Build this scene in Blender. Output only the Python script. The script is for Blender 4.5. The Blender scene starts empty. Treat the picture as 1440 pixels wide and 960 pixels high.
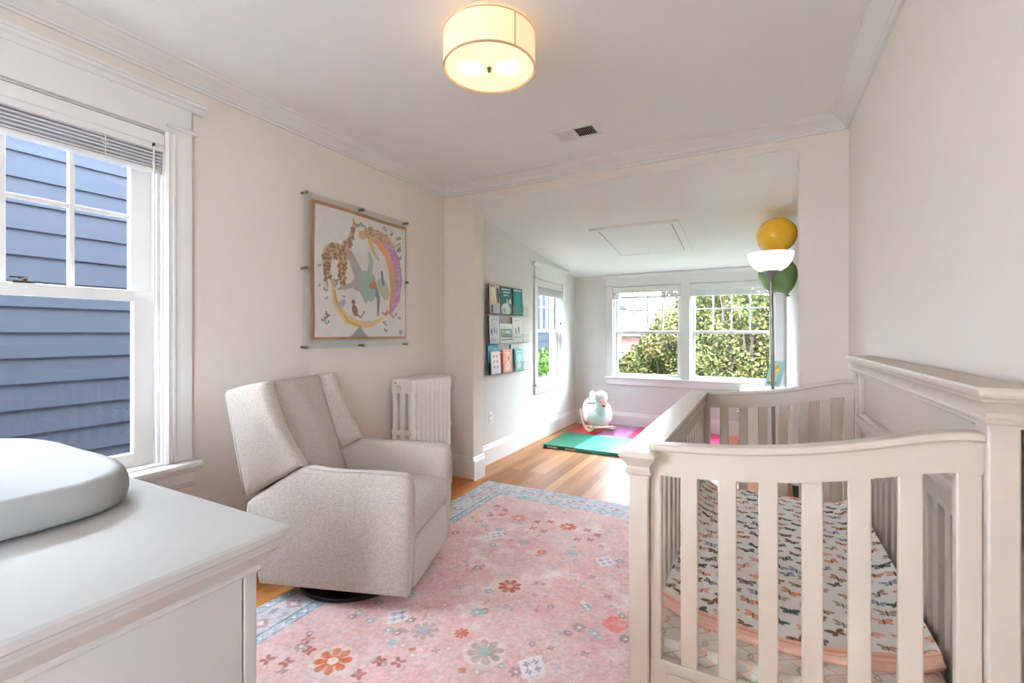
import bpy, bmesh, math, random
import numpy as np
from mathutils import Vector, Matrix
C = bpy.context.scene.collection
rnd = random.Random(7)
PI = math.pi

# ------------------------------------------------------------------ helpers
def lin(c):
    return tuple(((x / 255.0) / 12.92 if x / 255.0 <= 0.04045 else ((x / 255.0 + 0.055) / 1.055) ** 2.4) for x in c)

def mat(name, rgb, rough=0.5, metal=0.0, noise=0.0, nscale=20.0, bump=0.0, bscale=200.0, coat=0.0, spec=0.5, sheen=0.0, stretch=None):
    m = bpy.data.materials.new(name); m.use_nodes = True
    nt = m.node_tree; b = nt.nodes['Principled BSDF']
    col = lin(rgb) + (1,)
    b.inputs['Base Color'].default_value = col
    b.inputs['Roughness'].default_value = rough
    b.inputs['Metallic'].default_value = metal
    b.inputs['Coat Weight'].default_value = coat
    b.inputs['Specular IOR Level'].default_value = spec
    b.inputs['Sheen Weight'].default_value = sheen
    if noise or bump:
        tc = nt.nodes.new('ShaderNodeTexCoord')
        src = tc.outputs['Object']
        if stretch:
            mp = nt.nodes.new('ShaderNodeMapping'); mp.inputs['Scale'].default_value = stretch
            nt.links.new(src, mp.inputs['Vector']); src = mp.outputs['Vector']
    if noise:
        n = nt.nodes.new('ShaderNodeTexNoise'); n.inputs['Scale'].default_value = nscale; n.inputs['Detail'].default_value = 5
        nt.links.new(src, n.inputs['Vector'])
        mx = nt.nodes.new('ShaderNodeMix'); mx.data_type = 'RGBA'
        mx.inputs['A'].default_value = tuple(min(1, c * (1 - noise)) for c in col[:3]) + (1,)
        mx.inputs['B'].default_value = tuple(min(1, c * (1 + noise)) for c in col[:3]) + (1,)
        rp = nt.nodes.new('ShaderNodeMapRange'); rp.inputs['From Min'].default_value = 0.3; rp.inputs['From Max'].default_value = 0.7
        nt.links.new(n.outputs['Fac'], rp.inputs['Value']); nt.links.new(rp.outputs['Result'], mx.inputs['Factor'])
        nt.links.new(mx.outputs['Result'], b.inputs['Base Color'])
    if bump:
        n2 = nt.nodes.new('ShaderNodeTexNoise'); n2.inputs['Scale'].default_value = bscale; n2.inputs['Detail'].default_value = 3
        nt.links.new(src, n2.inputs['Vector'])
        bp = nt.nodes.new('ShaderNodeBump'); bp.inputs['Strength'].default_value = bump; bp.inputs['Distance'].default_value = 0.004
        nt.links.new(n2.outputs['Fac'], bp.inputs['Height']); nt.links.new(bp.outputs['Normal'], b.inputs['Normal'])
    return m

def mat_attr(name, rough=0.8, bump=0.0, bscale=300.0, spec=0.3):
    m = mat(name, (200, 200, 200), rough, bump=bump, bscale=bscale, spec=spec)
    nt = m.node_tree
    a = nt.nodes.new('ShaderNodeVertexColor'); a.layer_name = 'Col'
    nt.links.new(a.outputs['Color'], nt.nodes['Principled BSDF'].inputs['Base Color'])
    return m

def mat_emit(name, rgb, strength):
    m = mat(name, rgb, 0.6)
    b = m.node_tree.nodes['Principled BSDF']
    b.inputs['Emission Color'].default_value = lin(rgb) + (1,)
    b.inputs['Emission Strength'].default_value = strength
    return m

def mat_glass(name, tint=(255, 255, 255), gloss=0.06, rough=0.0):
    m = bpy.data.materials.new(name); m.use_nodes = True
    nt = m.node_tree; nt.nodes.clear()
    out = nt.nodes.new('ShaderNodeOutputMaterial'); mx = nt.nodes.new('ShaderNodeMixShader')
    t = nt.nodes.new('ShaderNodeBsdfTransparent'); g = nt.nodes.new('ShaderNodeBsdfGlossy')
    t.inputs['Color'].default_value = lin(tint) + (1,); g.inputs['Roughness'].default_value = rough
    f = nt.nodes.new('ShaderNodeLayerWeight'); f.inputs['Blend'].default_value = 0.5       # 1 - |cos|, the same from both sides
    pw = nt.nodes.new('ShaderNodeMath'); pw.operation = 'POWER'; pw.inputs[1].default_value = 5
    mm = nt.nodes.new('ShaderNodeMath'); mm.operation = 'MULTIPLY_ADD'; mm.inputs[1].default_value = 0.9 * min(1, gloss / 0.05); mm.inputs[2].default_value = gloss * 0.6
    mm.use_clamp = True
    nt.links.new(f.outputs['Facing'], pw.inputs[0]); nt.links.new(pw.outputs[0], mm.inputs[0]); nt.links.new(mm.outputs[0], mx.inputs[0])
    nt.links.new(t.outputs[0], mx.inputs[1]); nt.links.new(g.outputs[0], mx.inputs[2])
    nt.links.new(mx.outputs[0], out.inputs['Surface'])
    return m

ORG = {}
def org(o):
    return ORG.get(o.name, Vector((0, 0, 0))) if o else Vector((0, 0, 0))

def finish(name, me, m, parent=None, bev=0.0, seg=2, smooth=35, sub=0):
    o = bpy.data.objects.new(name, me); C.objects.link(o)
    if m: me.materials.append(m)
    if parent:
        off = org(parent); me.transform(Matrix.Translation(-off)); o.parent = parent; ORG[o.name] = off
    if smooth:
        me.shade_smooth()
        me.set_sharp_from_angle(angle=math.radians(smooth))
    if bev:
        b = o.modifiers.new('bevel', 'BEVEL'); b.width = bev; b.segments = seg; b.limit_method = 'ANGLE'; b.angle_limit = math.radians(35)
        b.harden_normals = False
        if seg > 2: me.shade_smooth(); me.set_sharp_from_angle(angle=math.radians(80))
    if sub:
        s = o.modifiers.new('sub', 'SUBSURF'); s.levels = sub; s.render_levels = sub
    return o

class MB:
    def __init__(s): s.bm = bmesh.new()
    def box(s, x0, x1, y0, y1, z0, z1):
        v = [s.bm.verts.new(p) for p in ((x0,y0,z0),(x1,y0,z0),(x1,y1,z0),(x0,y1,z0),(x0,y0,z1),(x1,y0,z1),(x1,y1,z1),(x0,y1,z1))]
        for f in ((3,2,1,0),(4,5,6,7),(0,1,5,4),(1,2,6,5),(2,3,7,6),(3,0,4,7)): s.bm.faces.new([v[i] for i in f])
        return s
    def prism(s, prof, axis, a, b, swap=None):
        """profile points (p,q) extruded along axis from a to b. axis x: (y,z); y: (x,z); z: (x,y)"""
        def P(p, q, t):
            return {'x': (t, p, q), 'y': (p, t, q), 'z': (p, q, t)}[axis]
        lo = [s.bm.verts.new(P(p, q, a)) for p, q in prof]; hi = [s.bm.verts.new(P(p, q, b)) for p, q in prof]
        n = len(prof); fs = [s.bm.faces.new(lo), s.bm.faces.new(hi[::-1])]
        for i in range(n): fs.append(s.bm.faces.new((lo[i], hi[i], hi[(i+1) % n], lo[(i+1) % n])))
        bmesh.ops.recalc_face_normals(s.bm, faces=fs)
        return s
    def loft(s, rings, cap=True, closed=True):
        R = [[s.bm.verts.new(p) for p in r] for r in rings]; n = len(R[0]); fs = []
        for i in range(len(R) - 1):
            for j in range(n if closed else n - 1):
                fs.append(s.bm.faces.new((R[i][j], R[i][(j+1) % n], R[i+1][(j+1) % n], R[i+1][j])))
        if cap: fs.append(s.bm.faces.new(R[0][::-1])); fs.append(s.bm.faces.new(R[-1]))
        bmesh.ops.recalc_face_normals(s.bm, faces=fs)
        return s
    def lathe(s, prof, c=(0, 0, 0), n=32, cap=True, axis='z'):
        rings = []
        for r, h in prof:
            ring = []
            for i in range(n):
                t = 2 * PI * i / n; u, v = r * math.cos(t), r * math.sin(t)
                p = {'z': (u, v, h), 'x': (h, u, v), 'y': (u, h, v)}[axis]
                ring.append((p[0] + c[0], p[1] + c[1], p[2] + c[2]))
            rings.append(ring)
        return s.loft(rings, cap)
    def tube(s, pts, r, n=10):
        pts = [Vector(p) for p in pts]; rs = r if isinstance(r, (list, tuple)) else [r] * len(pts)
        rings = []; up = None
        for i, p in enumerate(pts):
            d = (pts[min(i+1, len(pts)-1)] - pts[max(i-1, 0)]).normalized()
            if up is None: up = Vector((0, 0, 1)) if abs(d.z) < 0.9 else Vector((1, 0, 0))
            a = d.cross(up).normalized(); b = a.cross(d).normalized(); up = b
            rings.append([p + (a * math.cos(2*PI*k/n) + b * math.sin(2*PI*k/n)) * rs[i] for k in range(n)])
        return s.loft(rings)
    def ball(s, c, r, nu=24, nv=14):
        rx, ry, rz = r if isinstance(r, (list, tuple)) else (r, r, r)
        M = Matrix.Translation(c) @ Matrix.Diagonal((rx, ry, rz, 1))
        bmesh.ops.create_uvsphere(s.bm, u_segments=nu, v_segments=nv, radius=1, matrix=M)
        return s
    def build(s, name, m, parent=None, **k):
        me = bpy.data.meshes.new(name); s.bm.to_mesh(me); s.bm.free()
        return finish(name, me, m, parent, **k)

def empty(name, loc, rz=0.0):
    o = bpy.data.objects.new(name, None); C.objects.link(o); o.location = loc; o.rotation_euler = (0, 0, rz)
    o.empty_display_size = 0.1
    ORG[o.name] = Vector(loc) if rz == 0 else Vector((0, 0, 0))
    return o
def tag(o, label=None, cat=None, group=None, kind=None):
    if label: o['label'] = label
    if cat: o['category'] = cat
    if group: o['group'] = group
    if kind: o['kind'] = kind
    return o
def thing(name, loc, label, cat, group=None, rz=0.0):
    return tag(empty(name, loc, rz), label, cat, group)
def struct(o, label, cat): return tag(o, label, cat, kind='structure')

def painted(name, nx, ny, posf, colf, m, parent=None, smooth=True):
    """a dense sheet whose pattern is a colour per vertex; posf / colf take arrays u,v in 0..1"""
    u, v = np.meshgrid(np.linspace(0, 1, nx), np.linspace(0, 1, ny)); u = u.ravel(); v = v.ravel()
    P = np.stack(posf(u, v), 1).astype(np.float32); col = colf(u, v)
    off = org(parent); P = P - np.array(off, dtype=np.float32)
    i = np.arange((nx-1) * (ny-1)); q = (i // (nx-1)) * nx + (i % (nx-1))
    F = np.stack([q, q+1, q+nx+1, q+nx], 1).astype(np.int32)
    me = bpy.data.meshes.new(name); me.vertices.add(len(P)); me.vertices.foreach_set('co', P.ravel())
    me.loops.add(F.size); me.loops.foreach_set('vertex_index', F.ravel())
    me.polygons.add(len(F)); me.polygons.foreach_set('loop_start', np.arange(0, F.size, 4, dtype=np.int32))
    me.polygons.foreach_set('loop_total', np.full(len(F), 4, dtype=np.int32))
    me.update(calc_edges=True)
    a = me.color_attributes.new('Col', 'FLOAT_COLOR', 'POINT')
    c = np.clip(col / 255.0, 0, 1); c = np.where(c <= 0.04045, c / 12.92, ((c + 0.055) / 1.055) ** 2.4)
    a.data.foreach_set('color', np.concatenate([c, np.ones((len(c), 1))], 1).astype(np.float32).ravel())
    if smooth: me.shade_smooth()
    me.materials.append(m)
    o = bpy.data.objects.new(name, me); C.objects.link(o)
    if parent: o.parent = parent; ORG[o.name] = off
    return o

class Canvas:
    """colour field helpers on arrays of metric coordinates"""
    def __init__(s, x, y, base): s.x = x; s.y = y; s.c = np.tile(np.array(base, float), (len(x), 1)); s.r = np.random.RandomState(3)
    def put(s, mask, rgb, a=1.0):
        mask = np.clip(mask, 0, 1)[:, None] * a; s.c = s.c * (1 - mask) + np.array(rgb, float) * mask
    def ell(s, cx, cy, rx, ry, rgb, rot=0.0, a=1.0):
        dx = s.x - cx; dy = s.y - cy; c, k = math.cos(rot), math.sin(rot)
        p = (dx * c + dy * k) / rx; q = (-dx * k + dy * c) / ry
        s.put((p*p + q*q < 1).astype(float), rgb, a)
    def rect(s, x0, x1, y0, y1, rgb, a=1.0): s.put(((s.x > x0) & (s.x < x1) & (s.y > y0) & (s.y < y1)).astype(float), rgb, a)
    def line(s, pts, w, rgb, a=1.0):
        ws = w if isinstance(w, (list, tuple)) else [w] * len(pts)
        for (x0, y0), (x1, y1), w0, w1 in zip(pts[:-1], pts[1:], ws[:-1], ws[1:]):
            L = max(1e-9, (x1-x0)**2 + (y1-y0)**2); t = np.clip(((s.x-x0)*(x1-x0) + (s.y-y0)*(y1-y0)) / L, 0, 1)
            d = np.hypot(s.x - x0 - t*(x1-x0), s.y - y0 - t*(y1-y0)); s.put((d < w0 + (w1-w0)*t).astype(float), rgb, a)
    def flower(s, cx, cy, r, n, rgb, core, rot=0.0, halo=None):
        dx = s.x - cx; dy = s.y - cy; d = np.hypot(dx, dy); t = np.arctan2(dy, dx) + rot
        if halo is not None: s.put((d < r * 1.22).astype(float) * 0.5, halo)
        s.put((d < r * (0.55 + 0.45 * np.abs(np.cos(n * t / 2)) ** 0.6)).astype(float) * ((np.abs(np.cos(n * t / 2)) > 0.22) | (d < r * 0.4)), rgb); s.put((d < r * 0.28).astype(float), core)
    def butterfly(s, cx, cy, r, rgb, rot=0.0, dark=None):
        c, k = math.cos(rot), math.sin(rot)
        for sx in (-1, 1):
            for ox, oy, rx, ry, rr in ((0.55, 0.28, 0.55, 0.30, 0.5), (0.42, -0.22, 0.38, 0.24, -0.5)):
                px, py = sx * ox * r, oy * r
                s.ell(cx + px*c - py*k, cy + px*k + py*c, rx*r, ry*r, rgb, rot + sx * rr)
                if dark is not None: s.ell(cx + px*c - py*k, cy + px*k + py*c, rx*r*0.45, ry*r*0.45, dark, rot + sx * rr)
    def noise(s, amp, scales=(0.03, 0.1), seed=1):
        r = np.random.RandomState(seed); n = np.zeros(len(s.x))
        for sc in scales:
            gx = ((s.x - s.x.min()) / sc); gy = ((s.y - s.y.min()) / sc)
            W = int(gx.max()) + 3; H = int(gy.max()) + 3; g = r.rand(H, W) - 0.5
            ix = gx.astype(int); iy = gy.astype(int); fx = gx - ix; fy = gy - iy
            fx = fx*fx*(3-2*fx); fy = fy*fy*(3-2*fy)
            n += g[iy, ix]*(1-fx)*(1-fy) + g[iy, ix+1]*fx*(1-fy) + g[iy+1, ix]*(1-fx)*fy + g[iy+1, ix+1]*fx*fy
        return n * amp

# ------------------------------------------------------------------ materials
M = {}
M['wall'] = mat('wall_paint', (229, 220, 210), 0.75, bump=0.03, bscale=120)
M['alcove'] = mat('alcove_paint', (218, 216, 211), 0.75, bump=0.03, bscale=120)
M['ceiling'] = mat('ceiling_paint', (243, 243, 243), 0.85, bump=0.02, bscale=90)
M['trim'] = mat('trim_paint', (231, 229, 226), 0.35, noise=0.01, nscale=6)
M['crib'] = mat('crib_paint', (198, 186, 173), 0.33, noise=0.015, nscale=8)
M['dresser'] = mat('dresser_paint', (182, 180, 176), 0.5, noise=0.015, nscale=5)
M['glass'] = mat_glass('window_glass', (255, 255, 255), 0.05)
M['acrylic'] = mat_glass('clear_acrylic', (254, 255, 255), 0.05)
M['chrome'] = mat('brushed_steel', (150, 146, 142), 0.3, 1.0, noise=0.04, nscale=60)
M['black'] = mat('black_plastic', (28, 28, 30), 0.4, noise=0.05, nscale=30)
M['fabric'] = mat('oatmeal_fabric', (197, 187, 177), 0.95, noise=0.17, nscale=110, bump=0.35, bscale=420, spec=0.15, sheen=0.1, stretch=(1, 1, 1.8))
M['pad'] = mat('changing_pad_foam', (150, 149, 146), 0.6, noise=0.01, nscale=5)
M['radiator'] = mat('radiator_enamel', (233, 226, 219), 0.4, noise=0.02, nscale=12)
M['blind'] = mat('blind_slat', (214, 214, 213), 0.5, noise=0.02, nscale=10)
M['dark'] = mat('duct_dark', (30, 30, 30), 0.9, noise=0.05)
M['brass'] = mat('aged_brass', (150, 120, 70), 0.35, 1.0, noise=0.05)

def mat_wood(name, cols, pw=0.083, plen=1.3, rough=0.42):
    m = bpy.data.materials.new(name); m.use_nodes = True
    nt = m.node_tree; N = nt.nodes; L = nt.links; b = N['Principled BSDF']
    tc = N.new('ShaderNodeTexCoord')
    mp = N.new('ShaderNodeMapping'); mp.inputs['Rotation'].default_value = (0, 0, PI/2); L.new(tc.outputs['Object'], mp.inputs['Vector'])
    br = N.new('ShaderNodeTexBrick'); br.offset = 0.37; br.offset_frequency = 3
    br.inputs['Scale'].default_value = 1.0; br.inputs['Brick Width'].default_value = plen; br.inputs['Row Height'].default_value = pw
    br.inputs['Mortar Size'].default_value = 0.0012; br.inputs['Mortar Smooth'].default_value = 0.2; br.inputs['Bias'].default_value = 0
    br.inputs['Color1'].default_value = (0, 0, 0, 1); br.inputs['Color2'].default_value = (1, 1, 1, 1); br.inputs['Mortar'].default_value = (0.5, 0.5, 0.5, 1)
    L.new(mp.outputs['Vector'], br.inputs['Vector'])
    # grain, shifted per board
    ad = N.new('ShaderNodeVectorMath'); ad.operation = 'MULTIPLY_ADD'; ad.inputs[1].default_value = (7, 13, 5)
    L.new(br.outputs['Color'], ad.inputs[0]); L.new(tc.outputs['Object'], ad.inputs[2])
    m2 = N.new('ShaderNodeMapping'); m2.inputs['Scale'].default_value = (22, 1.6, 4); L.new(ad.outputs[0], m2.inputs['Vector'])
    n1 = N.new('ShaderNodeTexNoise'); n1.inputs['Scale'].default_value = 1.6; n1.inputs['Detail'].default_value = 7; n1.inputs['Distortion'].default_value = 0.6
    L.new(m2.outputs[0], n1.inputs['Vector'])
    mixf = N.new('ShaderNodeMath'); mixf.operation = 'MULTIPLY_ADD'; mixf.inputs[1].default_value = 0.55
    sub = N.new('ShaderNodeMath'); sub.operation = 'MULTIPLY'; sub.inputs[1].default_value = 0.5
    L.new(n1.outputs['Fac'], sub.inputs[0]); L.new(br.outputs['Color'], mixf.inputs[0]); L.new(sub.outputs[0], mixf.inputs[2])
    cr = N.new('ShaderNodeValToRGB'); e = cr.color_ramp.elements
    e[0].position = 0.1; e[0].color = lin(cols[0]) + (1,); e[1].position = 0.9; e[1].color = lin(cols[2]) + (1,)
    x = e.new(0.5); x.color = lin(cols[1]) + (1,)
    L.new(mixf.outputs[0], cr.inputs['Fac'])
    # knots
    n3 = N.new('ShaderNodeTexVoronoi'); n3.inputs['Scale'].default_value = 2.3
    m3 = N.new('ShaderNodeMapping'); m3.inputs['Scale'].default_value = (1.9, 1, 1); L.new(tc.outputs['Object'], m3.inputs['Vector']); L.new(m3.outputs[0], n3.inputs['Vector'])
    kr = N.new('ShaderNodeMapRange'); kr.inputs['From Min'].default_value = 0.02; kr.inputs['From Max'].default_value = 0.06; kr.inputs['To Min'].default_value = 0.62; kr.inputs['To Max'].default_value = 1.0
    L.new(n3.outputs['Distance'], kr.inputs['Value'])
    gap = N.new('ShaderNodeMapRange'); gap.inputs['To Min'].default_value = 1.0; gap.inputs['To Max'].default_value = 0.6
    L.new(br.outputs['Fac'], gap.inputs['Value'])
    mu = N.new('ShaderNodeMath'); mu.operation = 'MULTIPLY'; L.new(kr.outputs[0], mu.inputs[0]); L.new(gap.outputs[0], mu.inputs[1])
    mm = N.new('ShaderNodeMix'); mm.data_type = 'RGBA'; mm.blend_type = 'MULTIPLY'; mm.inputs['Factor'].default_value = 1
    L.new(cr.outputs['Color'], mm.inputs['A']); L.new(mu.outputs[0], mm.inputs['B']); L.new(mm.outputs['Result'], b.inputs['Base Color'])
    b.inputs['Roughness'].default_value = rough; b.inputs['Coat Weight'].default_value = 0.0; b.inputs['Specular IOR Level'].default_value = 0.3
    return m
M['floor'] = mat_wood('oak_floor', ((134, 72, 32), (172, 106, 50), (206, 146, 84)), 0.072)
M['floor2'] = mat_wood('pine_floor', ((122, 76, 42), (158, 106, 62), (186, 142, 96)), 0.083)
CAM_S, CAM_C, CAM_F, CAM_H, CAM_HZ = 0.472316, 0.881429, 645.7, 1.30, 469.0   # camera yaw, focal length in pixels, height, horizon row
SKY, EXPO = 25.0, 1.42
# ------------------------------------------------------------------ room shell
XL, XR, YP, ZC = -2.54, 0.485, 3.424, 2.63
XA, YB, XRA = -2.36, 6.36, 0.30          # the alcove's left wall, back wall, right wall
YJ = 3.585                                # back face of the partition
OL, OR, OT = -2.221, 0.232, 2.477         # the wide opening
YR = -2.9                                 # rear wall
def zal(y): return 2.472 - (y - YP) * 0.1205

def wall_with_holes(name, axis, a, b, u0, u1, z0, z1, holes, m):
    """axis 'x': slab between x=a..b spanning y=u0..u1; axis 'y' likewise"""
    w = MB()
    def bx(p0, p1, q0, q1):
        if p1 - p0 < 1e-4 or q1 - q0 < 1e-4: return
        if axis == 'x': w.box(a, b, p0, p1, q0, q1)
        else: w.box(p0, p1, a, b, q0, q1)
    cur = u0
    for (h0, h1, g0, g1) in sorted(holes):
        bx(cur, h0, z0, z1); bx(h0, h1, z0, g0); bx(h0, h1, g1, z1); cur = h1
    bx(cur, u1, z0, z1)
    return w.build(name, m, smooth=0)

W1 = (0.135, 1.165, 0.66, 2.276)          # left window opening: y0,y1,z0,z1
W2 = (5.035, 5.845, 0.70, 1.962)          # alcove left window
W6 = (-2.10, -0.75, 0.62, 2.276)         # unseen window added behind the camera to light the room
W5 = (-2.05, -1.30, 0.62, 2.25)           # unseen fill window added to the rear of the right wall
WB1 = (-1.80, -0.888, 0.70, 1.957)        # back windows: x0,x1,z0,z1
WB2 = (-0.783, 0.181, 0.70, 1.957)
struct(wall_with_holes('wall_left', 'x', XL - 0.22, XL, YR, YP, 0, ZC, [W6, W1], M['wall']), 'beige painted wall holding the large sash window and framed scarf', 'wall')
struct(wall_with_holes('wall_right', 'x', XR, XR + 0.15, YR, YP, 0, ZC, [W5], M['wall']), 'beige painted wall behind the tall crib headboard', 'wall')
struct(wall_with_holes('wall_partition', 'y', YP, YJ, XL - 0.22, XR + 0.15, 0, ZC, [(OL, OR, 0, OT)], M['wall']), 'beige partition wall with the wide cased opening to the play alcove', 'wall')
struct(wall_with_holes('wall_alcove_left', 'x', XA - 0.18, XA, YJ, YB, 0, 2.60, [W2], M['alcove']), 'pale alcove wall with acrylic book ledges and narrow window', 'wall')
struct(wall_with_holes('wall_alcove_back', 'y', YB, YB + 0.2, XA - 0.18, XRA + 0.18, 0, 2.6, [WB1, WB2], M['alcove']), 'pale alcove wall with the pair of garden windows', 'wall')
struct(wall_with_holes('wall_alcove_right', 'x', XRA, XRA + 0.18, YJ, YB, 0, 2.6, [], M['alcove']), 'pale alcove wall on which the two balloons are taped', 'wall')
struct(wall_with_holes('wall_rear', 'y', YR - 0.15, YR, XL - 0.22, XR + 0.15, 0, ZC, [], M['wall']), 'beige wall behind the camera', 'wall')
struct(MB().box(XL - 0.22, XR + 0.15, YR - 0.15, -0.35, -0.12, 0).build('floor_rear', mat('bounce_carpet', (214, 212, 208), 0.95, noise=0.06, nscale=90, bump=0.3, bscale=300), smooth=0), 'unseen pale grey carpet added behind the camera for neutral bounce light', 'floor')  # pale carpet added out of view to keep the bounced light neutral
struct(MB().box(XL - 0.22, XR + 0.15, -0.35, YP + 0.0, -0.12, 0).build('floor', M['floor'], smooth=0), 'warm oak strip floor of the nursery', 'floor')
struct(MB().box(XL - 0.1, XR + 0.1, YP, YB + 0.1, -0.12, 0).build('floor_alcove', M['floor2'], smooth=0), 'lighter pine board floor of the play alcove', 'floor')
struct(MB().box(XL - 0.22, XR + 0.15, YR - 0.15, YJ, ZC, ZC + 0.12).build('ceiling', M['ceiling'], smooth=0), 'white flat ceiling of the nursery', 'ceiling')
struct(MB().prism([(YP + 0.005, zal(YP)), (YB + 0.2, zal(YB + 0.2)), (YB + 0.2, zal(YB + 0.2) + 0.1), (YJ, 2.72), (YJ, zal(YP) + 0.015), (YP + 0.005, zal(YP) + 0.004)], 'x', XA - 0.18, XRA + 0.18).build('ceiling_alcove', M['ceiling'], smooth=0), 'white sloping ceiling of the play alcove', 'ceiling')

# crown moulding: profile as distance from wall d, height below ceiling h
CR = [(0, 0), (0.095, 0), (0.095, 0.010), (0.086, 0.013), (0.082, 0.020), (0.070, 0.030), (0.052, 0.040), (0.040, 0.052), (0.030, 0.062), (0.024, 0.066), (0.024, 0.074), (0.014, 0.078), (0.012, 0.088), (0, 0.088)]
def struct_trim(o, label): return struct(o, label, 'moulding')
struct_trim(MB().prism([(XL + d, ZC - h) for d, h in CR], 'y', YR, YP).build('trim_1', M['trim'], smooth=25), 'white crown moulding along the window wall')
struct_trim(MB().prism([(YP - d, ZC - h) for d, h in CR], 'x', XL, XR).build('trim_2', M['trim'], smooth=25), 'white crown moulding above the wide opening')
struct_trim(MB().prism([(XR - d, ZC - h) for d, h in CR], 'y', YR, YP).build('trim_3', M['trim'], smooth=25), 'white crown moulding above the crib wall')

BB = [(0, 0), (0.022, 0), (0.022, 0.165), (0.017, 0.170), (0.017, 0.176), (0.012, 0.184), (0.012, 0.196), (0.006, 0.205), (0, 0.205)]
def base(name, label, segs):
    w = MB()
    for ax, wall, sgn, a, b in segs:
        pr = [(wall + sgn * d, h) for d, h in BB]
        w.prism(pr, ax, a, b)
    struct(w.build(name, M['trim'], smooth=25), label, 'baseboard')
base('baseboard_left', 'white baseboard along the window wall', [('y', XL, 1, YR, YP)])
base('baseboard_partition', 'white baseboard wrapping the stub of the opening beside the radiator', [('x', YP, -1, XL, OL), ('y', OL, 1, YP - 0.022, YJ + 0.0)])
base('baseboard_partition_right', 'white baseboard of the partition stub behind the crib', [('x', YP, -1, OR, XR), ('y', OR, -1, YP - 0.022, YJ)])
base('baseboard_alcove_left', 'white baseboard under the acrylic book ledges', [('y', XA, 1, YJ, YB)])
base('baseboard_alcove_back', 'white baseboard under the pair of garden windows', [('x', YB, -1, XA, XRA)])
base('baseboard_alcove_right', 'white baseboard of the alcove wall with the balloons', [('y', XRA, -1, YJ, YB)])
base('baseboard_right', 'white baseboard behind the crib', [('y', XR, -1, YR, YP)])
shoe = MB()
shoe.prism([(XA + 0.022, 0), (XA + 0.036, 0), (XA + 0.033, 0.009), (XA + 0.022, 0.014)], 'y', YJ, YB)
shoe.prism([(YP - 0.022, 0), (YP - 0.038, 0), (YP - 0.034, 0.012), (YP - 0.022, 0.018)], 'x', XL, OL + 0.022)
struct_trim(shoe.build('trim_4', mat('stained_shoe', (176, 112, 58), 0.4, noise=0.1, nscale=20), smooth=0), 'stained wood shoe strip at the foot of the baseboard')

# ------------------------------------------------------------------ windows
def tr(axis, wall, sgn):
    """maps local (s along wall, d out of the wall into the room, z) to world"""
    if axis == 'x': return lambda s, d, z: (wall + sgn * d, s, z)
    return lambda s, d, z: (s, wall + sgn * d, z)
def lbox(w, T, s0, s1, d0, d1, z0, z1):
    a = T(s0, d0, z0); b = T(s1, d1, z1)
    w.box(min(a[0], b[0]), max(a[0], b[0]), min(a[1], b[1]), max(a[1], b[1]), min(a[2], b[2]), max(a[2], b[2]))
def lprism_s(w, T, prof, s0, s1):
    """profile (d,z) extruded along s"""
    rings = [[T(s, d, z) for d, z in prof] for s in (s0, s1)]
    w.loft(rings)
def lprism_z(w, T, prof, z0, z1):
    rings = [[T(s, d, z) for s, d in prof] for z in (z0, z1)]
    w.loft(rings)

def sash(win, T, s0, s1, z0, z1, d, st, rail_b, rail_t, cols, rows, muntin=0.02, name='upper_sash'):
    w = MB(); t = 0.035
    lbox(w, T, s0, s0 + st, d - t, d, z0, z1); lbox(w, T, s1 - st, s1, d - t, d, z0, z1)
    lbox(w, T, s0 + st, s1 - st, d - t, d, z0, z0 + rail_b); lbox(w, T, s0 + st, s1 - st, d - t, d, z1 - rail_t, z1)
    sa = w.build(name, M['trim'], win, bev=0.004)
    g0, g1, h0, h1 = s0 + st, s1 - st, z0 + rail_b, z1 - rail_t
    if cols > 1:
        mu = MB()
        for i in range(1, cols):
            x = g0 + (g1 - g0) * i / cols
            lbox(mu, T, x - muntin/2, x + muntin/2, d - t + 0.004, d - 0.006, h0, h1)
        for j in range(1, rows):
            z = h0 + (h1 - h0) * j / rows
            lbox(mu, T, g0, g1, d - t + 0.006, d - 0.008, z - muntin/2, z + muntin/2)
        mu.build('muntin_grid', M['trim'], sa, bev=0.003)
    gl = MB(); lbox(gl, T, g0 - 0.005, g1 + 0.005, d - t * 0.6 - 0.002, d - t * 0.6 + 0.002, h0 - 0.005, h1 + 0.005)
    gl.build('glass_pane', M['glass'], sa, smooth=0)
    return sa

def casing_leg(w, T, s_in, s_out, z0, z1, fancy):
    k = 1 if s_out > s_in else -1; W_ = abs(s_out - s_in)
    if fancy: pr = [(0, 0), (0, 0.016), (0.012, 0.024), (0.02, 0.018), (0.03, 0.018), (0.034, 0.025), (0.044, 0.025), (0.048, 0.019), (0.058, 0.019), (W_ - 0.04, 0.022), (W_ - 0.012, 0.028), (W_, 0.028), (W_, 0)]
    else: pr = [(0, 0), (0, 0.018), (0.012, 0.022), (W_ - 0.008, 0.022), (W_, 0.018), (W_, 0)]
    lprism_z(w, T, [(s_in + k * a, b) for a, b in pr], z0, z1)

def frame_liner(win, T, s0, s1, z0, z1, depth):
    w = MB(); j = 0.02
    for a, b in ((s0, s0 + 0.006), (s1 - 0.006, s1)):
        lbox(w, T, a, b, -depth, 0.0, z0, z1)
    lbox(w, T, s0, s1, -depth, 0.0, z1 - 0.006, z1); lbox(w, T, s0, s1, -depth, 0.01, z0, z0 + 0.012)
    # inner stops
    for a, b in ((s0 + 0.006, s0 + 0.02), (s1 - 0.02, s1 - 0.006)):
        lbox(w, T, a, b, -0.07, -0.02, z0 + 0.012, z1 - 0.006)
    w.build('jamb', M['trim'], win, smooth=0)

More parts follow.
